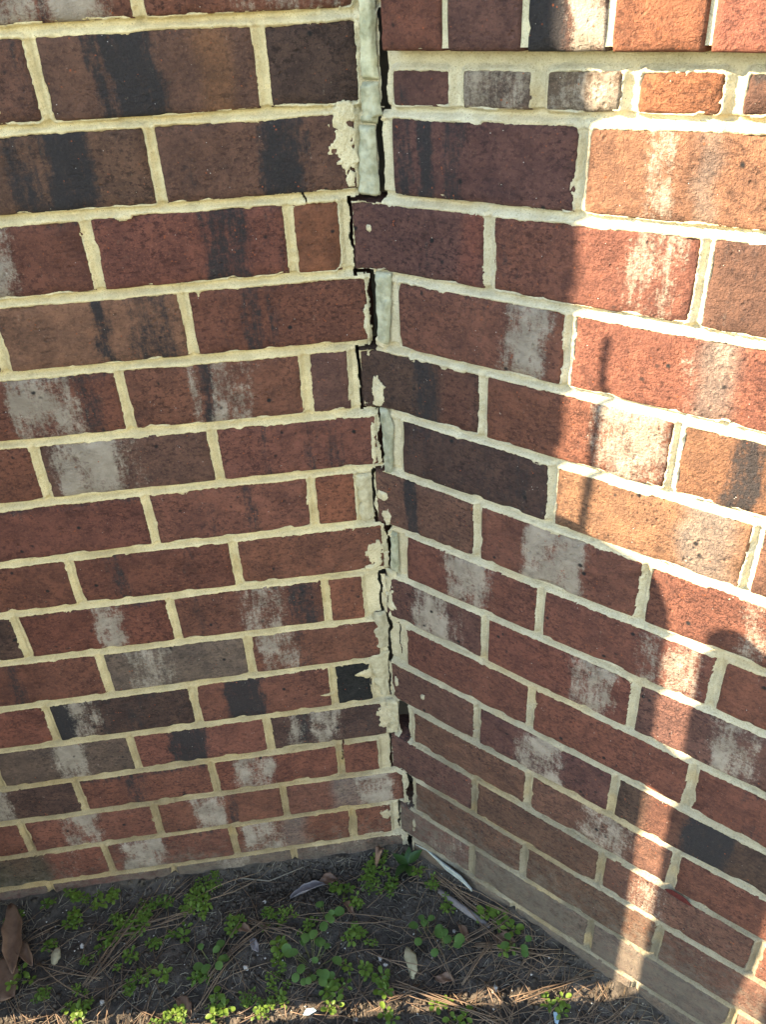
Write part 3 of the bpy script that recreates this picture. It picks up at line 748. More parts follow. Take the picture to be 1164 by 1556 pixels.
# rowlock sill: bricks on edge, 20 mm proud of the wall
SILL = [(.0455, .1114, 'R', [(.046, .06, 'K', .25)]), (.1168, .1877, 'p', []), (.1936, .2606, 'd', [(.19, .226, 'K', 1.), (.228, .262, 'W', .8)]), (.2658, .3354, 'o', []), (.3399, .4080, 'R', []), (.4180, .4880, 'r', []), (.4980, .5680, 'b', []), (.5780, .6480, 'R', [])]
sill_bricks = []
for i, (a, b, tn, bands) in enumerate(SILL):
    seed += 1
    fb = lambda s: -.0320 - .0035 * (s - .05) / .33
    ft = lambda s: .058 - .003 * (s - .05) / .33
    me = brick_mesh('sill_brick', 'R', a, b, fb, ft, seed, TONE[tn], bands, hoff=.020, depth=.12)
    sill_bricks.append(link('sill_brick', me, M['brick']))
mb = MB()
def ribbon_box(s0, s1, h0, h1, z0, z1):
    c = [place(s, h, z) for z in (z0, z1) for h in (h0, h1) for s in (s0, s1)]
    n = len(mb.v); mb.v += [tuple(map(float, p)) for p in c]
    for q in ((0, 2, 3, 1), (4, 5, 7, 6), (0, 1, 5, 4), (2, 6, 7, 3), (0, 4, 6, 2), (1, 3, 7, 5)): mb.f.append(tuple(n + i for i in q))
ribbon_box(.047, .66, -.10, .0165, -.0305, .0545)
me = mb.mesh('sill')
nv = len(me.vertices)
for nm, typ, v in (('tint', 'FLOAT_COLOR', (.56, .52, .38, 1)),):
    at = me.attributes.new(nm, typ, 'POINT'); at.data.foreach_set('color', np.tile(v, nv).astype(np.float32))
at = me.attributes.new('dev', 'FLOAT_VECTOR', 'POINT'); at.data.foreach_set('vector', np.array([v.co for v in me.vertices], np.float32).ravel())
sill = child(link('sill', me, M['mortar']), wallR)
sill['label'] = 'projecting sill of upright bricks bedded in cream mortar'
for o in sill_bricks:
    o.parent = sill

# ------------------------------------------------------------ mortar: one worked surface, tooled joints, ragged edges, the crack
CRACK = {0: (.0300, .0022), 1: (.0295, .0080), 2: (.0215, .0072), 3: (-.0138, .0034), 4: (.0043, .0072), 5: (-.0158, .0040), 6: (.0050, .0062), 7: (-.0080, .0028),
         8: (.0070, .0058), 9: (-.0070, .0028), 10: (.0005, .0040), 11: (-.0030, .0030), 12: (.0172, .0165), 13: (-.0068, .0028), 14: (.0225, .0105), 15: (.0005, .0026), 16: (.0185, .0110), 17: (0, .002)}
gs = np.r_[np.arange(-.80, -.06, .0015), np.arange(-.06, .065, .0008), np.arange(.065, .70, .0015)]
gz = np.arange(-1.36, .075, .00125)
SS, ZZ = np.meshgrid(gs, gz, indexing='ij')
sd = np.full(SS.shape, .02)
for (a, b, fb, ft) in rects:
    i0, i1 = np.searchsorted(gs, (a - .02, b + .02))
    if i1 <= i0: continue
    z0, z1 = float(fb(a)), float(ft(a))
    k0, k1 = np.searchsorted(gz, (z0 - .02, z1 + .02))
    if k1 <= k0: continue
    s_, z_ = SS[i0:i1, k0:k1], ZZ[i0:i1, k0:k1]
    qx = np.maximum(a - s_, s_ - b); qz = np.maximum(fb(s_) - z_, z_ - ft(s_))
    r_ = .003
    dd = np.sqrt(np.maximum(qx + r_, 0) ** 2 + np.maximum(qz + r_, 0) ** 2) + np.minimum(np.maximum(qx + r_, qz + r_), 0) - r_
    sd[i0:i1, k0:k1] = np.minimum(sd[i0:i1, k0:k1], dd)
# ragged squeeze-out over the brick arrises
wobs = (vn(SS, ZZ, .0065, 1) - .5) * .0008 + (vn(SS, ZZ, .0026, 2) - .5) * .0016 + (vn(SS, ZZ, .045, 3) - .45) * .0026 + sstep(.72, .95, vn(SS, ZZ, .011, 6)) * .0022
big = sstep(.80, .93, vn(SS, ZZ, .020, 4)) * .0035
sdn = sd + wobs + big + .0006
hm = -.0010 - .0042 * sstep(.0, .0040, sdn)
kk_ = np.clip(np.round(-ZZ / H).astype(int), 0, 17)
ta = np.where(SS < 0, np.array([LBED.get(i, (0, 0))[0] for i in range(18)])[kk_], np.array([RBED.get(i, (0, 0))[0] for i in range(18)])[kk_])
tb_ = np.where(SS < 0, np.array([LBED.get(i, (0, 0))[1] for i in range(18)])[kk_], np.array([RBED.get(i, (0, 0))[1] for i in range(18)])[kk_])
zrel = ZZ - (-kk_ * H + ta + tb_ * (np.clip(np.abs(SS), 0, .7) - .3))
inbed = (np.abs(zrel) < .0065)
# bed joints are struck: cut back under the brick above, flush with the brick below
hm = hm + inbed * sstep(.0, .002, sdn) * (.0022 * sstep(.0005, -.0030, zrel) - .0034 * sstep(-.0005, .0028, zrel + (vn(SS, ZZ, .02, 2) - .5) * .0015))
# tooled groove line with a slight lip
hm = hm + .0007 * sstep(.0020, .0030, sdn) * (1 - sstep(.0032, .0040, sdn)) - .0016 * sstep(.0037, .0046, sd + wobs * .3)
hm = hm + (vn(SS, ZZ, .004, 5) - .5) * .0007 + (vn(SS, ZZ, .0017, 6) - .5) * .0006 + (vn(SS, ZZ, .04, 7) - .5) * .0012
hm = np.where(sdn < 0, -.0010 + sdn * 2.0 + (vn(SS, ZZ, .003, 5) - .5) * .0008, hm)
hm = np.where(sdn < -.003, -.012, hm)
# broader, flatter mortar in the corner
cor = np.exp(-(SS / .03) ** 2)
hm = np.where(sdn > 0, hm + cor * .0022 * (vn(SS, ZZ, .012, 1)), hm)
# smears of mortar left on the brick faces
SMEAR = [(-.0150, -.086, .010, .010, 1), (-.0185, -.108, .012, .020, 1), (-.0140, -.128, .010, .016, .9), (-.0100, -.143, .007, .012, .8), (-.097, -.8665, .012, .0016, 1), (-.046, -.834, .010, .007, 1), (-.036, -.833, .012, .009, 1),
         (-.012, -.618, .010, .022, 1), (-.019, -.640, .010, .006, .9), (.004, -.380, .010, .020, 1), (.008, -.565, .009, .020, 1), (.003, -.525, .009, .010, 1), (-.012, -.93, .014, .03, 1), (-.022, -1.165, .010, .012, .8), (.008, -.70, .008, .026, 1), (.058, -.854, .0035, .006, 1), (.010, -.850, .004, .008, .9), (.012, -.32, .008, .008, .8), (.006, -.195, .004, .004, .8),
         (-.246, -.165, .010, .0045, 1), (-.004, -.300, .004, .03, .8), (-.005, -.45, .004, .03, .8), (.032, -1.17, .004, .018, .9), (-.045, -1.215, .02, .004, .9), (-.34, -.064, .006, .004, 1)]
sm = np.zeros_like(SS)
for (a, z, ra, rz, v) in SMEAR:
    i0, i1 = np.searchsorted(gs, (a - 2 * ra, a + 2 * ra)); k0, k1 = np.searchsorted(gz, (z - 2 * rz, z + 2 * rz))
    if i1 <= i0 or k1 <= k0: continue
    s_, z_ = SS[i0:i1, k0:k1], ZZ[i0:i1, k0:k1]
    e = 1 - np.sqrt(((s_ - a) / ra) ** 2 + ((z_ - z) / rz) ** 2)
    e = e + (vn(s_, z_, .009, 2) - .5) * .9 + (vn(s_, z_, .0028, 3) - .5) * .45
    sm[i0:i1, k0:k1] = np.maximum(sm[i0:i1, k0:k1], e * v)
hs = .0006 + .0026 * np.clip(sm, 0, 1) + (vn(SS, ZZ, .002, 6) - .5) * .0010
smear_on = sm > .12
hm = np.where(smear_on & (hm < hs), hs, hm)
# crack
row_of = np.clip(np.floor(-gz / H).astype(int) + 1, 0, 17)
cs = np.array([CRACK[k][0] for k in row_of]); cw = np.array([CRACK[k][1] for k in row_of])
cs = cs + (vn(gz, gz * 0, .014, 2) - .5) * .0052 + (vn(gz, gz * 0, .004, 3) - .5) * .0014
cw = cw * (.65 + .7 * vn(gz, gz * 0 + 3, .02, 4))
crack = np.abs(SS - cs[None, :]) < np.maximum(cw[None, :] / 2 - .0003, .0005)
# where the crack steps sideways along a bed
for k in range(0, 17):
    zb = -k * H + (.0028 if k % 2 else -.0028)
    a, b = sorted((CRACK[k][0], CRACK[k + 1][0])) if k + 1 in CRACK else (0, 0)
    zc = zb + (vn(gs, gs * 0, .006, 5) - .5) * .003
    crack |= (SS > a - .001) & (SS < b + .001) & (np.abs(ZZ - zc[:, None]) < .0014 + .0011 * (vn(gs, gs * 0, .01, 6)[:, None] > .6))
# hairline splits in the repair mortar
def hair(pts, wd=.0009):
    global crack
    for (a, z0, b, z1) in pts:
        t = np.clip((ZZ - z0) / (z1 - z0), 0, 1); c_ = a + (b - a) * t + (vn(ZZ, ZZ * 0, .006, 7) - .5) * .003
        crack |= (ZZ < max(z0, z1)) & (ZZ > min(z0, z1)) & (np.abs(SS - c_) < wd / 2)
hair([(.0173, -.735, .0173, -.795), (.012, -.66, .004, -.70), (-.030, -.795, -.010, -.86), (-.008, -.375, -.003, -.40), (-.010, -.66, -.004, -.69), (-.0825, -.97, -.085, -1.02), (-.060, -.165, -.064, -.150)])
hm = np.where(crack, -.040, hm)
keep_v = (sd > -.0065) | smear_on
kq = keep_v[:-1, :-1] | keep_v[1:, :-1] | keep_v[1:, 1:] | keep_v[:-1, 1:]
kq &= ~(crack[:-1, :-1] | crack[1:, :-1] | crack[1:, 1:] | crack[:-1, 1:])
# mortar colour: left wall's cream has warm bounce light mixed in, right is greyer, soiled towards the ground
tl = np.array([.68, .575, .36]); tr_ = np.array([.58, .53, .40])
tt = sstep(-.02, .06, SS)[..., None]
tint = tl * (1 - tt) + tr_ * tt
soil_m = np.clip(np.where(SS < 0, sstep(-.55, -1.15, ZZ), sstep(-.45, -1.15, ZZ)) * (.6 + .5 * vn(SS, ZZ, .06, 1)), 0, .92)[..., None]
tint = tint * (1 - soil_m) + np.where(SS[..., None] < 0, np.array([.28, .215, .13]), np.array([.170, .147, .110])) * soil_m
rust = sstep(.62, .85, vn(SS, ZZ * 2.5, .09, 3))[..., None] * .35
tint = tint * (1 - rust) + np.array([.50, .36, .17]) * rust
pale = (np.exp(-(SS / .04) ** 2) * .5)[..., None]
tint = tint * (1 - pale) + np.array([.56, .53, .42]) * pale
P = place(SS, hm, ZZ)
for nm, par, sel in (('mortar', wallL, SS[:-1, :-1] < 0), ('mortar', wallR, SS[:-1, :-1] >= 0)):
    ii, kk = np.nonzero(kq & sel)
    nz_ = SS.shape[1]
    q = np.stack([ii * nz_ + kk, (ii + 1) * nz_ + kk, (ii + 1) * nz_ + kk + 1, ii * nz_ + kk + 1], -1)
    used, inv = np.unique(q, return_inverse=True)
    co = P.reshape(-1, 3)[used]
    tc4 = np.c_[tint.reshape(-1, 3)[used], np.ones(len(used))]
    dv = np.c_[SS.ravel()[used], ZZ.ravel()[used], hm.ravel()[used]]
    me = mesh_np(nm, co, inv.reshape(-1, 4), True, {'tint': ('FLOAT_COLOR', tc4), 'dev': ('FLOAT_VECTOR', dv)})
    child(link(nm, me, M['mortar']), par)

# plain joint filling beyond the picture, and the wall cores
def slab(name, pts, z0, z1, mat, par, t=(.58, .52, .37, 1)):
    b_ = MB(); b_.prism([(p[0], p[1], z0) for p in pts], (0, 0, z1 - z0))
    me = b_.mesh(name); nv = len(me.vertices)
    at = me.attributes.new('tint', 'FLOAT_COLOR', 'POINT'); at.data.foreach_set('color', np.tile(t, nv).astype(np.float32))
    at = me.attributes.new('dev', 'FLOAT_VECTOR', 'POINT'); at.data.foreach_set('vector', np.array([v.co for v in me.vertices], np.float32).ravel())
    return child(link(name, me, mat), par)
slab('joint_filling', [(-1.365, .0035), (-.797, .0035), (-.797, .04), (-1.365, .04)], -1.45, 1.30, M['mortar'], wallL)
slab('joint_filling', [(-.796, .0035), (-.002, .0035), (-.002, .04), (-.796, .04)], .076, 1.30, M['mortar'], wallL)
slab('wall_core', [(-1.368, .042), (.36, .042), (.36, .28), (-1.368, .28)], -1.5, 1.32, M['core'], wallL)
p0 = place(.698, -.0035, 0); p1 = place(.955, -.0035, 0); p2 = place(.955, -.04, 0); p3 = place(.698, -.04, 0)
slab('joint_filling', [p0, p1, p2, p3], -1.45, -.036, M['mortar'], wallR)
p0 = place(.03, -.042, 0); p1 = place(.955, -.042, 0); p2 = place(.955, -.26, 0); p3 = place(.03, -.26, 0)
slab('wall_core', [p0, p1, p2, p3], -1.5, -.031, M['core'], wallR)

# window standing on the sill, above the picture
mbw = MB()
win = tag(empty('window', tuple(map(float, place(.36, -.06, .06)))), 'white framed window standing on the brick sill, above the picture', 'window')
def frame_bar(name, s0, s1, z0, z1, h0, h1, mat):
    b_ = MB(); b_.prism([tuple(place(s, h, z0)) for s, h in ((s0, h0), (s1, h0), (s1, h1), (s0, h1))], (0, 0, z1 - z0))
    child(link(name, b_.mesh(name), mat), win)
for a, b in ((.06, .115), (.60, .655)): frame_bar('frame_bar', a, b, .062, 1.30, -.09, -.03, M['frame'])
frame_bar('frame_bar', .117, .598, .062, .12, -.088, -.032, M['frame'])
frame_bar('frame_bar', .117, .598, 1.24, 1.30, -.088, -.032, M['frame'])
gm, gnt, gb = new_mat('window_glass', .05, .5); gb.inputs['Base Color'].default_value = (.02, .025, .03, 1)
frame_bar('pane', .116, .599, .121, 1.239, -.066, -.060, gm)

# sealant and repair mortar beads in the corner
def bead(name, prof, mat, par, hgt=.003, seed=1, label=None):
    """prof: list of (z, s_left, s_right), top to bottom"""
    zs = np.arange(prof[0][0], prof[-1][0], -.0013)
    pz = [-p[0] for p in prof]
    a = np.interp(-zs, pz, [p[1] for p in prof]) + (vn(zs, zs * 0 + seed, .006, 1) - .5) * (.0075 if name == 'repair_patch' else .0030) + (vn(zs, zs * 0 + seed, .0025, 2) - .5) * .0011
    b = np.interp(-zs, pz, [p[2] for p in prof]) + (vn(zs, zs * 0 + seed + 5, .008, 3) - .5) * .0018 + (vn(zs, zs * 0 + seed, .003, 4) - .5) * .0009
    n = 15
    t = np.linspace(0, 1, n)
    S_ = a[:, None] + (b - a)[:, None] * t
    Z_ = np.repeat(zs[:, None], n, 1)
    rep_ = name == 'repair_patch'
    pr = np.minimum(1, np.minimum(t, 1 - t) * (3 if rep_ else 6)) ** (.9 if rep_ else .5)
    endf = np.minimum(1, np.minimum(np.arange(len(zs)), np.arange(len(zs))[::-1]) / 3.0) ** .5
    hh = -.004 + (hgt + .004) * pr[None, :] * endf[:, None]
    hh = hh + ((vn(S_, Z_ + seed, .010, 5) - .5) * .0024 + (vn(S_, Z_ + seed, .003, 6) - .5) * .0011) * pr
    hh[:, 0] = -.012; hh[:, -1] = -.003
    P_ = place(S_, hh, Z_)
    idx = np.arange(len(zs) * n).reshape(len(zs), n)
    q = np.stack([idx[:-1, :-1], idx[1:, :-1], idx[1:, 1:], idx[:-1, 1:]], -1).reshape(-1, 4)
    o = child(link(name, mesh_np(name, P_.reshape(-1, 3), q, True), mat), par)
    if label: o['label'] = label
    return o
bead('sealant_bead', [(.03, .0085, .0235), (-.005, .0075, .0245), (-.040, .0070, .0235), (-.0575, .0068, .0245)], M['caulk'], wallL, .0035, 1, 'greenish sealant bead at the top of the corner')
bead('sealant_bead', [(-.0585, .0062, .0245), (-.078, .0050, .0262), (-.0868, .0045, .0275), (-.0880, .001, .0220), (-.0955, -.0005, .0205)], M['caulk'], wallL, .0045, 2)
bead('sealant_bead', [(-.0965, -.0010, .0180), (-.118, -.0022, .0175), (-.140, -.0035, .0180), (-.1500, -.0050, .0200), (-.1600, -.0045, .0200), (-.1640, -.001, .0130)], M['caulk'], wallL, .0035, 3)
bead('sealant_bead', [(-.2400, .0085, .0300), (-.258, .0085, .0290), (-.290, .0080, .0260), (-.312, .0075, .0240), (-.323, .004, .0200)], M['caulk'], wallR, .0015, 4)
bead('sealant_bead', [(-.4030, .0045, .0170), (-.425, .0050, .0240), (-.455, .0085, .0210), (-.478, .0075, .0210), (-.4915, .0105, .0200)], M['caulk'], wallR, .0012, 5)
bead('sealant_bead', [(-.5800, .0120, .0230), (-.600, .0120, .0230), (-.622, .0100, .0230), (-.645, .0090, .0220)], M['caulk'], wallR, .0008, 6)
bead('repair_patch', [(-.645, .0000, .018), (-.665, -.0015, .016), (-.69, .000, .010), (-.712, .002, .009)], M['repair'], wallR, .0009, 7)
bead('repair_patch', [(-.722, -.020, -.0025), (-.745, -.026, -.0015), (-.790, -.0225, -.0015)], M['repair'], wallL, .0009, 8)
bead('repair_patch', [(-.798, -.034, .000), (-.815, -.032, -.004), (-.842, -.0265, -.0045), (-.872, -.022, -.0045), (-.888, -.016, -.005)], M['repair'], wallL, .0009, 9)
bead('repair_patch', [(-.897, -.012, .0070), (-.920, -.010, .0080), (-.955, -.006, .0060), (-.972, -.012, .003)], M['repair'], wallL, .0009, 10)
bead('repair_patch', [(-.495, -.034, -.0095), (-.53, -.029, -.0100), (-.565, -.029, -.0105)], M['repair'], wallL, .0009, 11)

# red clay blotch in a joint of the right wall
tb = []
n = 14
c_ = [place(.4575 + .017 * math.cos(t) * (1 + .2 * math.sin(3 * t)), .0002, -.9760 - .0065 * math.sin(t) * (1 + .15 * math.cos(2 * t)) - .10 * 0.017 * math.cos(t)) for t in np.linspace(0, 2 * math.pi, n, endpoint=False)]
b_ = MB(); ctr = place(.4575, .0022, -.9760); n0 = len(b_.v); b_.v.append(tuple(ctr)); b_.v += [tuple(p) for p in c_]
for i in range(n): b_.f.append((0, 1 + i, 1 + (i + 1) % n))
o = child(link('clay_blotch', b_.mesh('clay_blotch', True), M['redstain']), wallR); o['label'] = 'dark red clay blotch in a bed joint'

# ------------------------------------------------------------ ground
def gh(x, y):
    x = np.asarray(x, float); y = np.asarray(y, float)
    h = -1.262 + (vn(x, y, .25, 1) - .5) * .022 + (vn(x, y, .07, 2) - .5) * .012 + (vn(x, y, .022, 3) - .5) * .006 + (vn(x, y, .009, 4) - .5) * .0035
    h = h - .010 * np.exp(-(((x + .23) / .07) ** 2 + ((y + .035) / .03) ** 2))
    h = h + .006 * sstep(-.05, .0, y) * sstep(-.3, -.6, x)
    dw = np.minimum(-y, x * NR[0] + y * NR[1])
    h = h + .013 * np.exp(-np.clip(dw, 0, 1) / .014) * (.35 + vn(x, y, .035, 5))
    return h
def grow(a, step, f, lim):
    out = []; 
    while abs(a) < lim: a += step; out.append(a); step *= f
    return out
gx = np.r_[np.array(grow(-.80, -.004, 1.12, 120))[::-1], np.arange(-.80, .62, .003), grow(.62, .004, 1.12, 120)]
gy = np.r_[np.array(grow(-.46, -.004, 1.12, 120))[::-1], np.arange(-.46, .06, .003), grow(.06, .004, 1.12, 120)]
GX, GY = np.meshgrid(gx, gy, indexing='ij')
co = np.stack([GX, GY, gh(GX, GY)], -1).reshape(-1, 3)
idx = np.arange(GX.size).reshape(GX.shape)
q = np.stack([idx[:-1, :-1], idx[1:, :-1], idx[1:, 1:], idx[:-1, 1:]], -1).reshape(-1, 4)
tag(link('ground', mesh_np('ground', co, q), M['soil']), kind='structure', label='dark bare soil at the foot of the walls')

def front(x, y, m=.0):
    """true where a ground point is clear of both walls"""
    return y < -m and (x * NR[0] + y * NR[1]) > m
rnd = random.Random(5)
def zat(x, y): return float(gh(x, y))

# crumbs of soil
b_ = MB()
def blob(b_, c, r, k=5, flat=.7):
    n0 = len(b_.v)
    pts = [(0, 0, 1), (1, 0, 0), (0, 1, 0), (-1, 0, 0), (0, -1, 0), (0, 0, -1)]
    a = rnd.random() * 6.28; ca, sa = math.cos(a), math.sin(a)
    for p in pts:
        f = r * (.65 + .6 * rnd.random())
        b_.v.append((c[0] + (p[0] * ca - p[1] * sa) * f, c[1] + (p[0] * sa + p[1] * ca) * f, c[2] + p[2] * f * flat))
    for t in ((0, 1, 2), (0, 2, 3), (0, 3, 4), (0, 4, 1), (5, 2, 1), (5, 3, 2), (5, 4, 3), (5, 1, 4)): b_.f.append(tuple(n0 + i for i in t))
cnt = 0
while cnt < 9000:
    x = rnd.uniform(-.85, .65); y = rnd.uniform(-.46, 0)
    if cnt < 2200: x = rnd.gauss(-.20, .09); y = rnd.gauss(-.05, .03)
    if not front(x, y, .002): continue
    r = .0009 + .0052 * rnd.random() ** 3.5
    blob(b_, (x, y, zat(x, y) + r * .3), r); cnt += 1
tag(link('soil_crumbs', b_.mesh('soil_crumbs', True), M['crumb']), kind='stuff', label='loose dark crumbs of soil')

# small pale grit
b_ = MB(); cnt = 0
while cnt < 420:
    x = rnd.uniform(-.8, .6); y = rnd.uniform(-.42, 0)
    if not front(x, y, .003): continue
    r = .0007 + .0016 * rnd.random() ** 2
    blob(b_, (x, y, zat(x, y) + r * .5), r); cnt += 1
tag(link('grit', b_.mesh('grit', True), M['stone']), kind='stuff', label='scattered pale grit on the soil')

# litter of pine needles and bits of dry grass
def needle(b_, x0, y0, x1, y1, r, lift0=.002, lift1=.002, bow=.004):
    k = 6; pts = []; dx, dy = x1 - x0, y1 - y0; L_ = math.hypot(dx, dy) + 1e-6
    bx, by = -dy / L_, dx / L_; bb = rnd.uniform(-bow, bow) * L_ / .1
    for i in range(k):
        t = i / (k - 1); w_ = math.sin(math.pi * t)
        x, y = x0 + dx * t + bx * bb * w_, y0 + dy * t + by * bb * w_
        if not front(x, y, .0015):
            break
        pts.append((x, y, zat(x, y) + lift0 * (1 - t) + lift1 * t + .002 * w_ * rnd.random()))
    if len(pts) < 2: return
    b_.tube(pts, [r] * (len(pts) - 1) + [r * .5], 3)
b_ = MB()
for _ in range(1900):
    x = rnd.uniform(-.85, .6); y = rnd.uniform(-.5, -.01)
    if not front(x, y, .004): continue
    a = rnd.gauss(.15, .9); L_ = rnd.uniform(.03, .13)
    dens = .45 + .55 * (x > .0) + .2 * (y < -.15)
    if rnd.random() > dens: continue
    needle(b_, x, y, x + math.cos(a) * L_, y + math.sin(a) * L_, rnd.uniform(.0005, .0009), rnd.uniform(.001, .007), rnd.uniform(.001, .007), .012)
tag(link('pine_litter', b_.mesh('pine_litter', True), M['needle']), kind='stuff', label='scattered brown pine needles lying on the soil')
b_ = MB()
for _ in range(3600):
    x = rnd.uniform(-.85, .6); y = rnd.uniform(-.5, -.005)
    if not front(x, y, .004): continue
    a = rnd.uniform(0, 3.14); L_ = rnd.uniform(.006, .03)
    needle(b_, x, y, x + math.cos(a) * L_, y + math.sin(a) * L_, rnd.uniform(.0003, .0006), .001, rnd.uniform(.001, .005), .02)
tag(link('dry_grass_bits', b_.mesh('dry_grass_bits', True), M['straw']), kind='stuff', label='short bits of dry grass on the soil')

BUN_LAB = ['curved bundle of brown pine needles leaning over the left weeds', 'bundle of brown pine needles pointing right from the left weeds', 'pair of long pine needles along the foot of the left wall', 'bundle of pine needles left of the round clover patch', 'fan of pine needles below the left clover leaves', 'pine needles beside the pale shard under the right wall', 'pine needles crossing the grey stick', 'pine needles along the lower side of the grey stick',
           'pine needles spread below the grey stick, pointing up right', 'two pine needles running down from the corner weeds', 'pine needles standing across the sunlit strip below the stick', 'two pine needles just above the mortar crumb', 'pine needles crossing the sunlit strip at left of centre', 'pine needles fanning down left from the brown scrap at bottom centre', 'long pine needles sloping right across the bottom centre', 'two upright pine needles below the end of the grey stick', 'pine needles in front of the clover by the right wall', 'pine needles dropping off the bottom edge right of centre', 'pine needles meeting the sunlit foot of the right wall', 'pine needles under the curled brown leaves on the left', 'pine needles above the sunlit strip at far left', 'two long needles lying level above the large clover patch', 'two upright needles at the bottom edge on the left']
for i, (x0, y0, x1, y1, k) in enumerate(NEEDLE_BUNDLES):
    b_ = MB()
    for j in range(k):
        s_ = .004 + .003 * k ** .5
        needle(b_, x0 + rnd.gauss(0, .003), y0 + rnd.gauss(0, .003), x1 + rnd.gauss(0, s_), y1 + rnd.gauss(0, s_), rnd.uniform(.0007, .0011), .009, .013, .006)
    if not b_.v: continue
    lab = BUN_LAB[i] if i < len(BUN_LAB) else 'loose pine needles'
    tag(link('pine_needle_bundle', b_.mesh('pine_needle_bundle', True), M['needle']), lab, 'pine needles', 'bundles of pine needles on the soil')

# ------------------------------------------------------------ weeds
def leaf_mesh(name, L_, W_, fold=.25, curl=.2, rnd_=0):
    ts = [0, .06, .22, .42, .62, .82, .95, 1.0]
    v = []; f = []
    for t in ts:
        if rnd_: wd = W_ * .5 * max(.08, math.sqrt(max(0, 1 - (2 * t - 1) ** 2))) * (.8 + .3 * t)
        else: wd = W_ * .5 * max(.03, math.sin(math.pi * min(1, t * .95 + .03)) ** 1.1)
        z = -curl * L_ * t * t
        v += [(t * L_, -wd, z + fold * wd), (t * L_, 0, z), (t * L_, wd, z + fold * wd)]
    for i in range(len(ts) - 1):
        a = i * 3
        f += [(a, a + 3, a + 4, a + 1), (a + 1, a + 4, a + 5, a + 2)]
    return v, f
class LB(MB):
    def leaf(self, p, az, tilt, L_, W_, fold=.25, curl=.2, rnd_=0):
        v, f = leaf_mesh('', L_, W_, fold, curl, rnd_)
        m = Matrix.Translation(p) @ Matrix.Rotation(az, 4, 'Z') @ Matrix.Rotation(-tilt, 4, 'Y')
        n0 = len(self.v); self.v += [tuple(m @ Vector(q)) for q in v]; self.f += [tuple(n0 + i for i in q) for q in f]
v, f = leaf_mesh('', .017, .016, .15, .15, 1)
lm_clover = bpy.data.meshes.new('leaf'); lm_clover.from_pydata(v, [], f); lm_clover.materials.append(M['clover'])
v, f = leaf_mesh('', .034, .016, .3, .3, 0)
lm_dark = bpy.data.meshes.new('leaf'); lm_dark.from_pydata(v, [], f); lm_dark.materials.append(M['weed_dark'])
for lm in (lm_clover, lm_dark):
    for p_ in lm.polygons: p_.use_smooth = True
def zone(x, y, r, k):
    if k == 3: return 'dark green weed with long leaves sprouting in the wall corner', None
    if k == 2:
        return None, None
    size = 'tiny' if r < .0125 else ('small' if r < .017 else 'bushy')
    if y < -.215 and -.66 < x < -.15: where = 'in the sunlit strip of soil'
    elif y < -.215: where = 'at the bottom edge of the soil'
    elif x > .03: where = 'beside the right wall'
    elif x > -.12 and y > -.09: where = 'close to the wall corner'
    elif x < -.45: where = 'at the left end of the bed'
    elif y > -.1: where = 'near the foot of the left wall'
    else: where = 'in the middle of the bed'
    kind = 'bright green weed' if k == 0 else 'mid green broad leaved weed'
    return '%s %s %s' % (size, kind, where), '%s weeds %s' % (size, where)
LABELLED = {}
CLOV = iter(['clover with few round leaves beside the left pine needles', 'clover with four pale round leaves above the large clover patch', 'largest patch of round clover leaves in the middle of the bed', 'round leaved clover left of the fallen stick', 'round leaved clover right of the mortar crumb', 'round leaved clover at the foot of the right wall'])
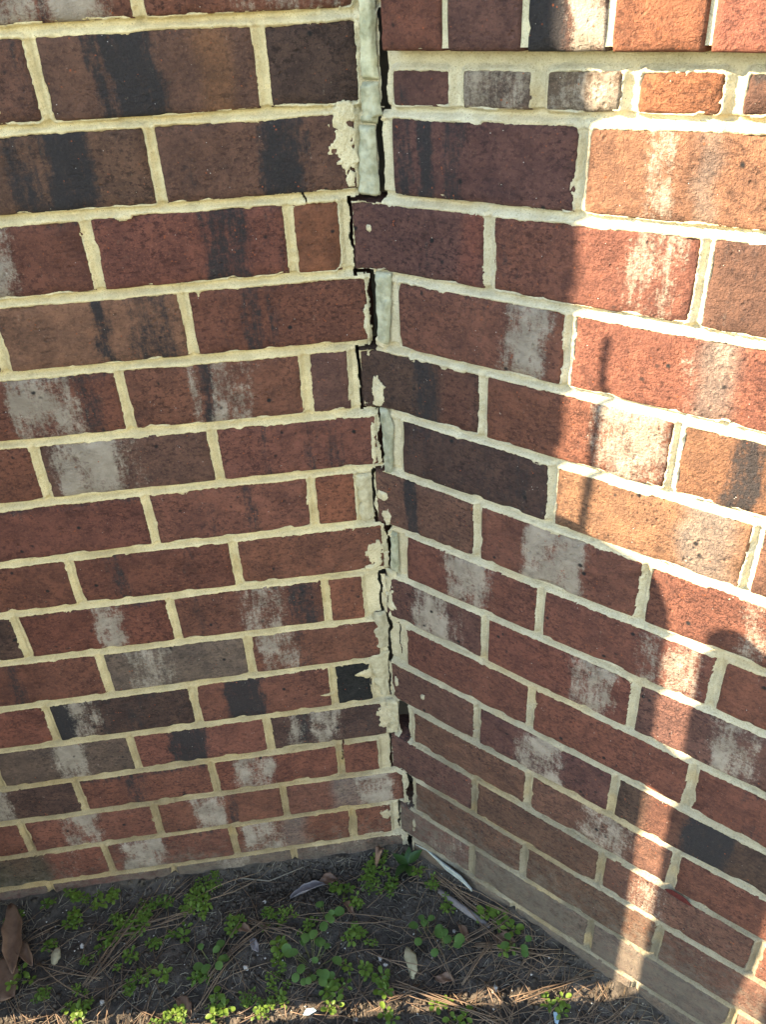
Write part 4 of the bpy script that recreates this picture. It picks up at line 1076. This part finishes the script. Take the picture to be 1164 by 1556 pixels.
for i, (x, y, r, k) in enumerate(WEEDS):
    if not front(x, y, .012):
        y = min(y, -.014)
        while not front(x, y, .012): x -= .004
    z = zat(x, y)
    root = empty('weed' if k != 2 else 'clover', (x, y, z))
    lab, grp = zone(x, y, r, k)
    if k == 2: lab, grp = next(CLOV), None
    tag(root, lab, 'clover' if k == 2 else 'weed', grp)
    LABELLED.setdefault(lab, []).append(root)
    st = MB(); lf = LB()
    plant_size = rnd.uniform(.62, 1.12)
    if k in (0, 1):
        ns = max(3, int((r / .0042) ** 1.65)) if k == 0 else max(2, int((r / .0062) ** 1.5))
        for _ in range(ns):
            a = rnd.uniform(0, 6.28); q = r * rnd.random() ** .6
            px, py = math.cos(a) * q, math.sin(a) * q
            if not front(x + px, y + py, .006): continue
            ht = rnd.uniform(.004, .015)
            bz = zat(x + px * .5, y + py * .5) - z
            st.tube([(px * .5, py * .5, bz - .002), (px * .85, py * .85, bz + ht * .6), (px, py, bz + ht)], [.0006, .0005, .0004], 3)
            nl = rnd.randint(4, 6); a0 = rnd.uniform(0, 6.28)
            big = (rnd.uniform(.0050, .0082) if k == 0 else rnd.uniform(.0080, .0125)) * plant_size
            tx, ty = rnd.gauss(0, .0015), rnd.gauss(0, .0015)
            for j in range(nl):
                az = a0 + j * 2 * math.pi / nl + rnd.uniform(-.35, .35); g_ = big * rnd.uniform(.25, .65); ll = big * rnd.uniform(.7, 1.2)
                dz = rnd.uniform(-.003, .002)
                lp = (px + math.cos(az) * g_ + tx, py + math.sin(az) * g_ + ty, bz + ht + dz)
                st.tube([(px, py, bz + ht - .002), lp], [.0004, .0003], 3)
                lf.leaf(lp, az, rnd.uniform(-.1, .55), ll, ll * rnd.uniform(.62, .85), rnd.uniform(.1, .35), rnd.uniform(.05, .35), 1)
            for j in range(2):
                lf.leaf((px + tx, py + ty, bz + ht + .001), a0 + j * 3.1 + .6, 1.0, big * .5, big * .35, .4, .1, 1)
            if ht > .012:
                for j in range(2):
                    az = a0 + 1 + j * 3.14
                    lf.leaf((px * .85 + math.cos(az) * .002, py * .85 + math.sin(az) * .002, bz + ht * .55), az, .2, big * .9, big * .7, .25, .3, 1)
        link('stems', st.mesh('stems'), M['stem'], root)
        link('leaves', lf.mesh('leaves', True), M['weed'], root)
    else:
        n_ = {2: max(5, int((r / .0062) ** 1.75)), 3: 9}[k]
        for j in range(n_):
            a = rnd.uniform(0, 6.28); q = r * math.sqrt(rnd.random()) * .95
            px, py = (math.cos(a) * q, math.sin(a) * q) if k == 2 else (0, 0)
            if not front(x + px, y + py, .008): continue
            ht = rnd.uniform(.010, .026) if k == 2 else rnd.uniform(.006, .02)
            lo = link('leaf', lm_clover if k == 2 else lm_dark, None, root)
            sc = rnd.uniform(.62, 1.05)
            lo.scale = (sc, sc, sc)
            lo.rotation_euler = (rnd.uniform(-.25, .25), -rnd.uniform(.0, .3) if k == 2 else -rnd.uniform(.2, .8), a + (rnd.uniform(-.8, .8) if k == 2 else 0))
            bz = zat(x + px, y + py) - z if k == 2 else 0
            lo.location = (px, py, bz + ht)
            st.tube([(px * .3, py * .3, -.003), (px * .8, py * .8, bz + ht * .6), (px, py, bz + ht)], [.0007, .0006, .0005], 3)
        link('stems', st.mesh('stems'), M['stem'], root)

for lab, roots in LABELLED.items():
    if len(roots) > 1:
        roots.sort(key=lambda o: o.location.x)
        for i, o in enumerate(roots):
            o['label'] = lab + ', ' + ('leftmost' if i == 0 else 'rightmost' if i == len(roots) - 1 else ['second', 'third', 'fourth', 'fifth', 'sixth', 'seventh', 'eighth', 'ninth'][i - 1] + ' from left')

# ------------------------------------------------------------ fallen leaves, stick, shard, crumbs
def dead_leaf(p, q, width, mat, label, lift=.006, curl=.9, cup=.5, name='dead_leaf', group=None):
    """a curled leaf from stalk p to tip q"""
    p = Vector((*p, zat(*p) + .004)); q = Vector((*q, zat(*q) + .004))
    d = q - p; L_ = d.length; d.normalize(); s = Vector((-d.y, d.x, 0)).normalized()
    nu, nv = 14, 9; v = []; f = []
    ph = rnd.random() * 6
    for i in range(nu):
        t = i / (nu - 1)
        wd = width * .5 * max(.02, math.sin(math.pi * (t * .94 + .04)) ** .8) * (1 + .10 * math.sin(t * 19 + ph))
        for j in range(nv):
            e = (j / (nv - 1) - .5) * 2
            ang = e * cup * 1.5
            off = math.sin(ang) / max(.2, cup * 1.5) * wd; up_ = (1 - math.cos(ang)) * wd * .9
            z = lift * math.sin(math.pi * t) + curl * .12 * L_ * (t - .5) ** 2 * 2 + up_ + .0016 * math.sin(9 * t + 4 * e + ph) - .0015 * (1 - abs(e)) ** 3
            pt = p + d * (L_ * t) + s * (off + .12 * width * math.sin(t * 3 + ph)) + Vector((0, 0, max(z, 0)))
            v.append(pt)
    for i in range(nu - 1):
        for j in range(nv - 1):
            a = i * nv + j; f.append((a, a + nv, a + nv + 1, a + 1))
    b0 = Vector(p)
    me = bpy.data.meshes.new('blade'); me.from_pydata([tuple(x - b0) for x in v], [], f); me.materials.append(mat)
    for pl in me.polygons: pl.use_smooth = True
    root = tag(empty(name, tuple(b0)), label, 'leaf', group)
    o = link('blade', me, None, root)
    so_ = o.modifiers.new('thickness', 'SOLIDIFY'); so_.thickness = .0005
    st = MB(); st.tube([tuple(x - b0) for x in (p - d * (.14 * L_) + Vector((0, 0, .002)), p + Vector((0, 0, .001)), v[(nu // 2) * nv + nv // 2] - Vector((0, 0, .0006)))], [.0009, .0008, .0004], 5)
    link('stalk', st.mesh('stalk', True), mat, root)
    return root
dead_leaf((-.668, -.016), (-.632, -.132), .040, M['deadleaf'], 'long curled brown leaf at the left edge, nearest the wall', .012, 1.6, .8)
dead_leaf((-.641, -.072), (-.612, -.122), .026, M['deadleaf'], 'small folded brown leaf right of the long curled leaf', .010, 1.4, .9)
dead_leaf((-.690, -.112), (-.622, -.160), .060, M['deadleaf'], 'broad flat brown leaf at the left edge, lowest of the three', .004, .6, .2)
dead_leaf((-.140, -.048), (-.200, -.066), .020, M['greyleaf'], 'grey rolled dry leaf lying below the left wall', .004, .8, 1.1)
dead_leaf((-.118, -.040), (-.150, -.046), .024, M['deadleaf'], 'dark brown leaf scrap beside the grey rolled leaf', .004, .8, .6)
dead_leaf((-.050, -.034), (-.030, -.010), .014, M['deadleaf'], 'narrow brown leaf leaning on the left wall near the corner', .03, 3.5, .6)
dead_leaf((.019, -.230), (.046, -.242), .018, M['deadleaf'], 'brown leaf scrap above the sunlit strip, right of centre', .003)
dead_leaf((.120, -.190), (.150, -.209), .022, M['deadleaf'], 'brown leaf scrap below the right wall', .003)
dead_leaf((.070, -.160), (.082, -.190), .014, M['deadleaf'], 'thin brown leaf scrap below the fallen stick', .003)
dead_leaf((-.061, -.232), (-.046, -.256), .014, M['deadleaf'], 'curled brown leaf scrap below the mortar crumb', .003)
dead_leaf((-.292, -.099), (-.266, -.115), .016, M['deadleaf'], 'brown leaf scrap among pine needles left of the clover', .003)
dead_leaf((-.268, -.126), (-.253, -.147), .014, M['greyleaf'], 'grey leaf scrap under the fan of pine needles', .003)
dead_leaf((-.380, -.202), (-.354, -.226), .024, M['deadleaf'], 'tan leaf scrap at the upper edge of the sunlit strip', .003, .4, .2)
dead_leaf((-.112, -.088), (-.095, -.112), .014, M['deadleaf'], 'dark curled leaf below the corner weeds', .006, 1.5, 1.0)

def rod(name, pts, radii, mat, label, cat, sides=7):
    b_ = MB(); p0 = Vector(pts[0]); b_.tube([tuple(Vector(p) - p0) for p in pts], radii, sides)
    o = link(name, b_.mesh(name, True), mat); o.location = p0; return tag(o, label, cat)
def gp(x, y, dz): return (x, y, zat(x, y) + dz)
rod('stick', [gp(.051, -.098, .006), gp(.070, -.122, .007), gp(.092, -.146, .006), gp(.119, -.174, .005)], [.0045, .0055, .006, .0035], M['stick'], 'grey bark covered stick lying below the right wall', 'stick')
rod('twig', [gp(-.285, -.018, .006), gp(-.235, -.026, .008), (-.175, -.022, -1.249)], [.0013, .0012, .0008], M['straw'], 'thin pale twig at the foot of the left wall', 'twig', 5)
# pale shard leaning against the right wall foot
sh = [(.034, -.0135), (.052, -.030), (.075, -.060), (.098, -.092), (.111, -.110)]
b_ = MB(); wds = [.004, .009, .0125, .0125, .005]
top = []; bot = []
for (x, y), wd in zip(sh, wds):
    x0 = x - .008; y0 = y - .006
    z = zat(x0, y0)
    top.append((x0 - .30 * wd, y0 - .3 * wd, z + .018 + wd)); bot.append((x0 + .1 * wd, y0 + .1 * wd, z + .016 - wd))
pts = top + bot[::-1]
for i in range(len(sh) - 1):
    a, b, c, d = Vector(top[i]), Vector(top[i + 1]), Vector(bot[i + 1]), Vector(bot[i])
    th = Vector((-.0016, -.0016, .0008))
    b_.prism([a, b, c, d], th)
o = link('shard', b_.mesh('shard'), M['flash']); tag(o, 'long pale blue grey shard leaning at the foot of the right wall', 'shard')

def rock(name, x, y, rx, ry, rz, rot, mat, label, cat, seed_=1):
    import bmesh
    bm = bmesh.new(); bmesh.ops.create_icosphere(bm, subdivisions=3, radius=1)
    for v in bm.verts:
        n_ = vn(v.co.x * .5 + seed_, v.co.y * .5 + v.co.z * .37, .35, seed_) + .6 * vn(v.co.y * .5 + seed_, v.co.z * .5 + v.co.x * .2, .12, seed_ + 1) + .5 * vn(v.co.x + v.co.z, v.co.y - v.co.z * .6, .16, seed_ + 2)
        v.co *= .42 + .56 * float(n_)
        v.co.x *= rx; v.co.y *= ry; v.co.z *= rz
    me = bpy.data.meshes.new(name); bm.to_mesh(me); bm.free()
    for p_ in me.polygons: p_.use_smooth = True
    o = link(name, me, mat); o.location = (x, y, zat(x, y) + rz * .55); o.rotation_euler = (0, 0, rot)
    return tag(o, label, cat)
rock('mortar_crumb', -.0145, -.203, .0095, .021, .007, .05, M['chunk'], 'yellowish crumb of fallen mortar on the soil right of centre', 'mortar crumb', 2)
rock('stone', -.577, -.109, .007, .012, .005, -.2, M['chunk'], 'long pale stone beside the brown leaves on the left', 'stone', 3)
PEB = [(-.062, -.184, .0034, 'larger of two white pebbles left of the mortar crumb'), (-.055, -.196, .0026, 'smaller of two white pebbles left of the mortar crumb'), (-.494, -.190, .0042, 'white pebble above the sunlit strip on the left'), (-.538, -.097, .003, 'white pebble right of the curled brown leaves'),
       (-.274, -.169, .0038, 'white pebble below the fan of pine needles'), (.103, -.266, .0045, 'white stone in the sunlit strip near the right wall'), (.062, -.165, .0024, 'tiny white pebble below the fallen stick'), (-.110, -.270, .003, 'white pebble at the bottom edge of the soil'), (-.245, -.060, .003, 'pale pebble in the crumbly hollow by the left wall'), (-.150, -.125, .003, 'pale pebble above the large clover patch')]
for i, (x, y, r, lab) in enumerate(PEB):
    rock('pebble', x, y, r, r * 1.25, r * .8, i, M['stone'], lab, 'pebble', i + 2)
for x, y, rx, ry, lab in ((-.177, -.254, .010, .005, 'pale blue scrap left of the bottom centre'), (.183, -.318, .004, .009, 'pale blue scrap near the bottom right weeds')):
    b_ = MB(); z = .004
    b_.prism([(-rx, -ry * .6, z), (-rx * .2, -ry, z + .001), (rx, -ry * .2, z + .002), (rx * .7, ry * .8, z + .001), (-rx * .5, ry, z)], (0, 0, .0009))
    o = link('scrap', b_.mesh('scrap'), M['bluebit']); o.location = (x, y, zat(x, y)); tag(o, lab, 'scrap')

# ------------------------------------------------------------ picket fence left of the picture: its boards shade the lower wall
TE = math.tan(R(SUN_EL)); TA = math.tan(R(6.49))
FX = -.76
def fence_pt(u, z):
    """point on the fence plane whose shadow falls at (u, z) on the right wall"""
    P_ = u * RD
    dx = P_[0] - FX
    return P_[1] + dx * TA, z + dx / math.cos(R(6.49)) * TE
fence = tag(empty('picket_fence', (FX, -.5, -1.27)), 'weathered wooden picket fence standing left of the picture', 'fence')
def picket(prof, y0, y1):
    """prof: top outline points (y, z)"""
    pts = [(FX, y0, -1.28)] + [(FX, y, z) for y, z in prof] + [(FX, y1, -1.28)]      # boards lean a little
    b_ = MB(); b_.prism(pts, (-.018, 0, 0))
    child(link('picket', b_.mesh('picket'), M['wood']), fence)
def lean(ua, ub):
    (ya, za), (yb, zb) = fence_pt(ua, -.6), fence_pt(ub, -1.25)
    return ya + (yb - ya) * (-1.28 - za) / (zb - za)
pr1 = [fence_pt(u, z) for u, z in ((.215, -.47), (.262, -.4680), (.290, -.4815), (.330, -.4880), (.352, -.4965), (.366, -.513), (.3765, -.535), (.380, -.575))]
picket(pr1, .012, lean(.380, .400))
g2 = fence_pt(.553, 0)[0]
pr2 = [fence_pt(u, z) for u, z in ((.4175, -.575), (.4205, -.548), (.432, -.5350), (.445, -.532), (.460, -.538), (.475, -.549), (.49, -.562), (.53, -.60), (.553, -.66))]
picket(pr2, lean(.4175, .4350), g2)
yy = g2 - .021
for i in range(2):
    zt = pr2[4][1] - .02 + .01 * math.sin(i * 2.1)
    y0, y1 = yy, yy - .089
    picket([(y0, zt - .05), (y0 - .015, zt - .01), (y0 - .035, zt), (y1 + .035, zt), (y1 + .015, zt - .01), (y1, zt - .05)], y0, y1)
    yy = y1 - .020
ra, rb = fence_pt(.405, -.722)[1], fence_pt(.405, -.782)[1]
b_ = MB(); b_.box((FX - .055, yy, rb), (FX - .019, .012, ra)); child(link('rail', b_.mesh('rail'), M['wood']), fence)
b_ = MB(); b_.box((FX - .055, yy, -1.60 + .10), (FX - .019, .012, -1.60 + .12)); child(link('rail', b_.mesh('rail'), M['wood']), fence)
# thin stake rising behind the first picket
(sy0, sz0), (sy1, sz1) = fence_pt(.2745, -.60), fence_pt(.2835, -.27)
rod('garden_stake', [(FX + .014, sy0, sz0), (FX + .014, (sy0 + sy1) / 2, (sz0 + sz1) / 2), (FX + .014, sy1, sz1)], [.0038, .0036, .0026], M['wood'], 'thin wooden stake tied to the picket fence left of the picture', 'stake', 6)
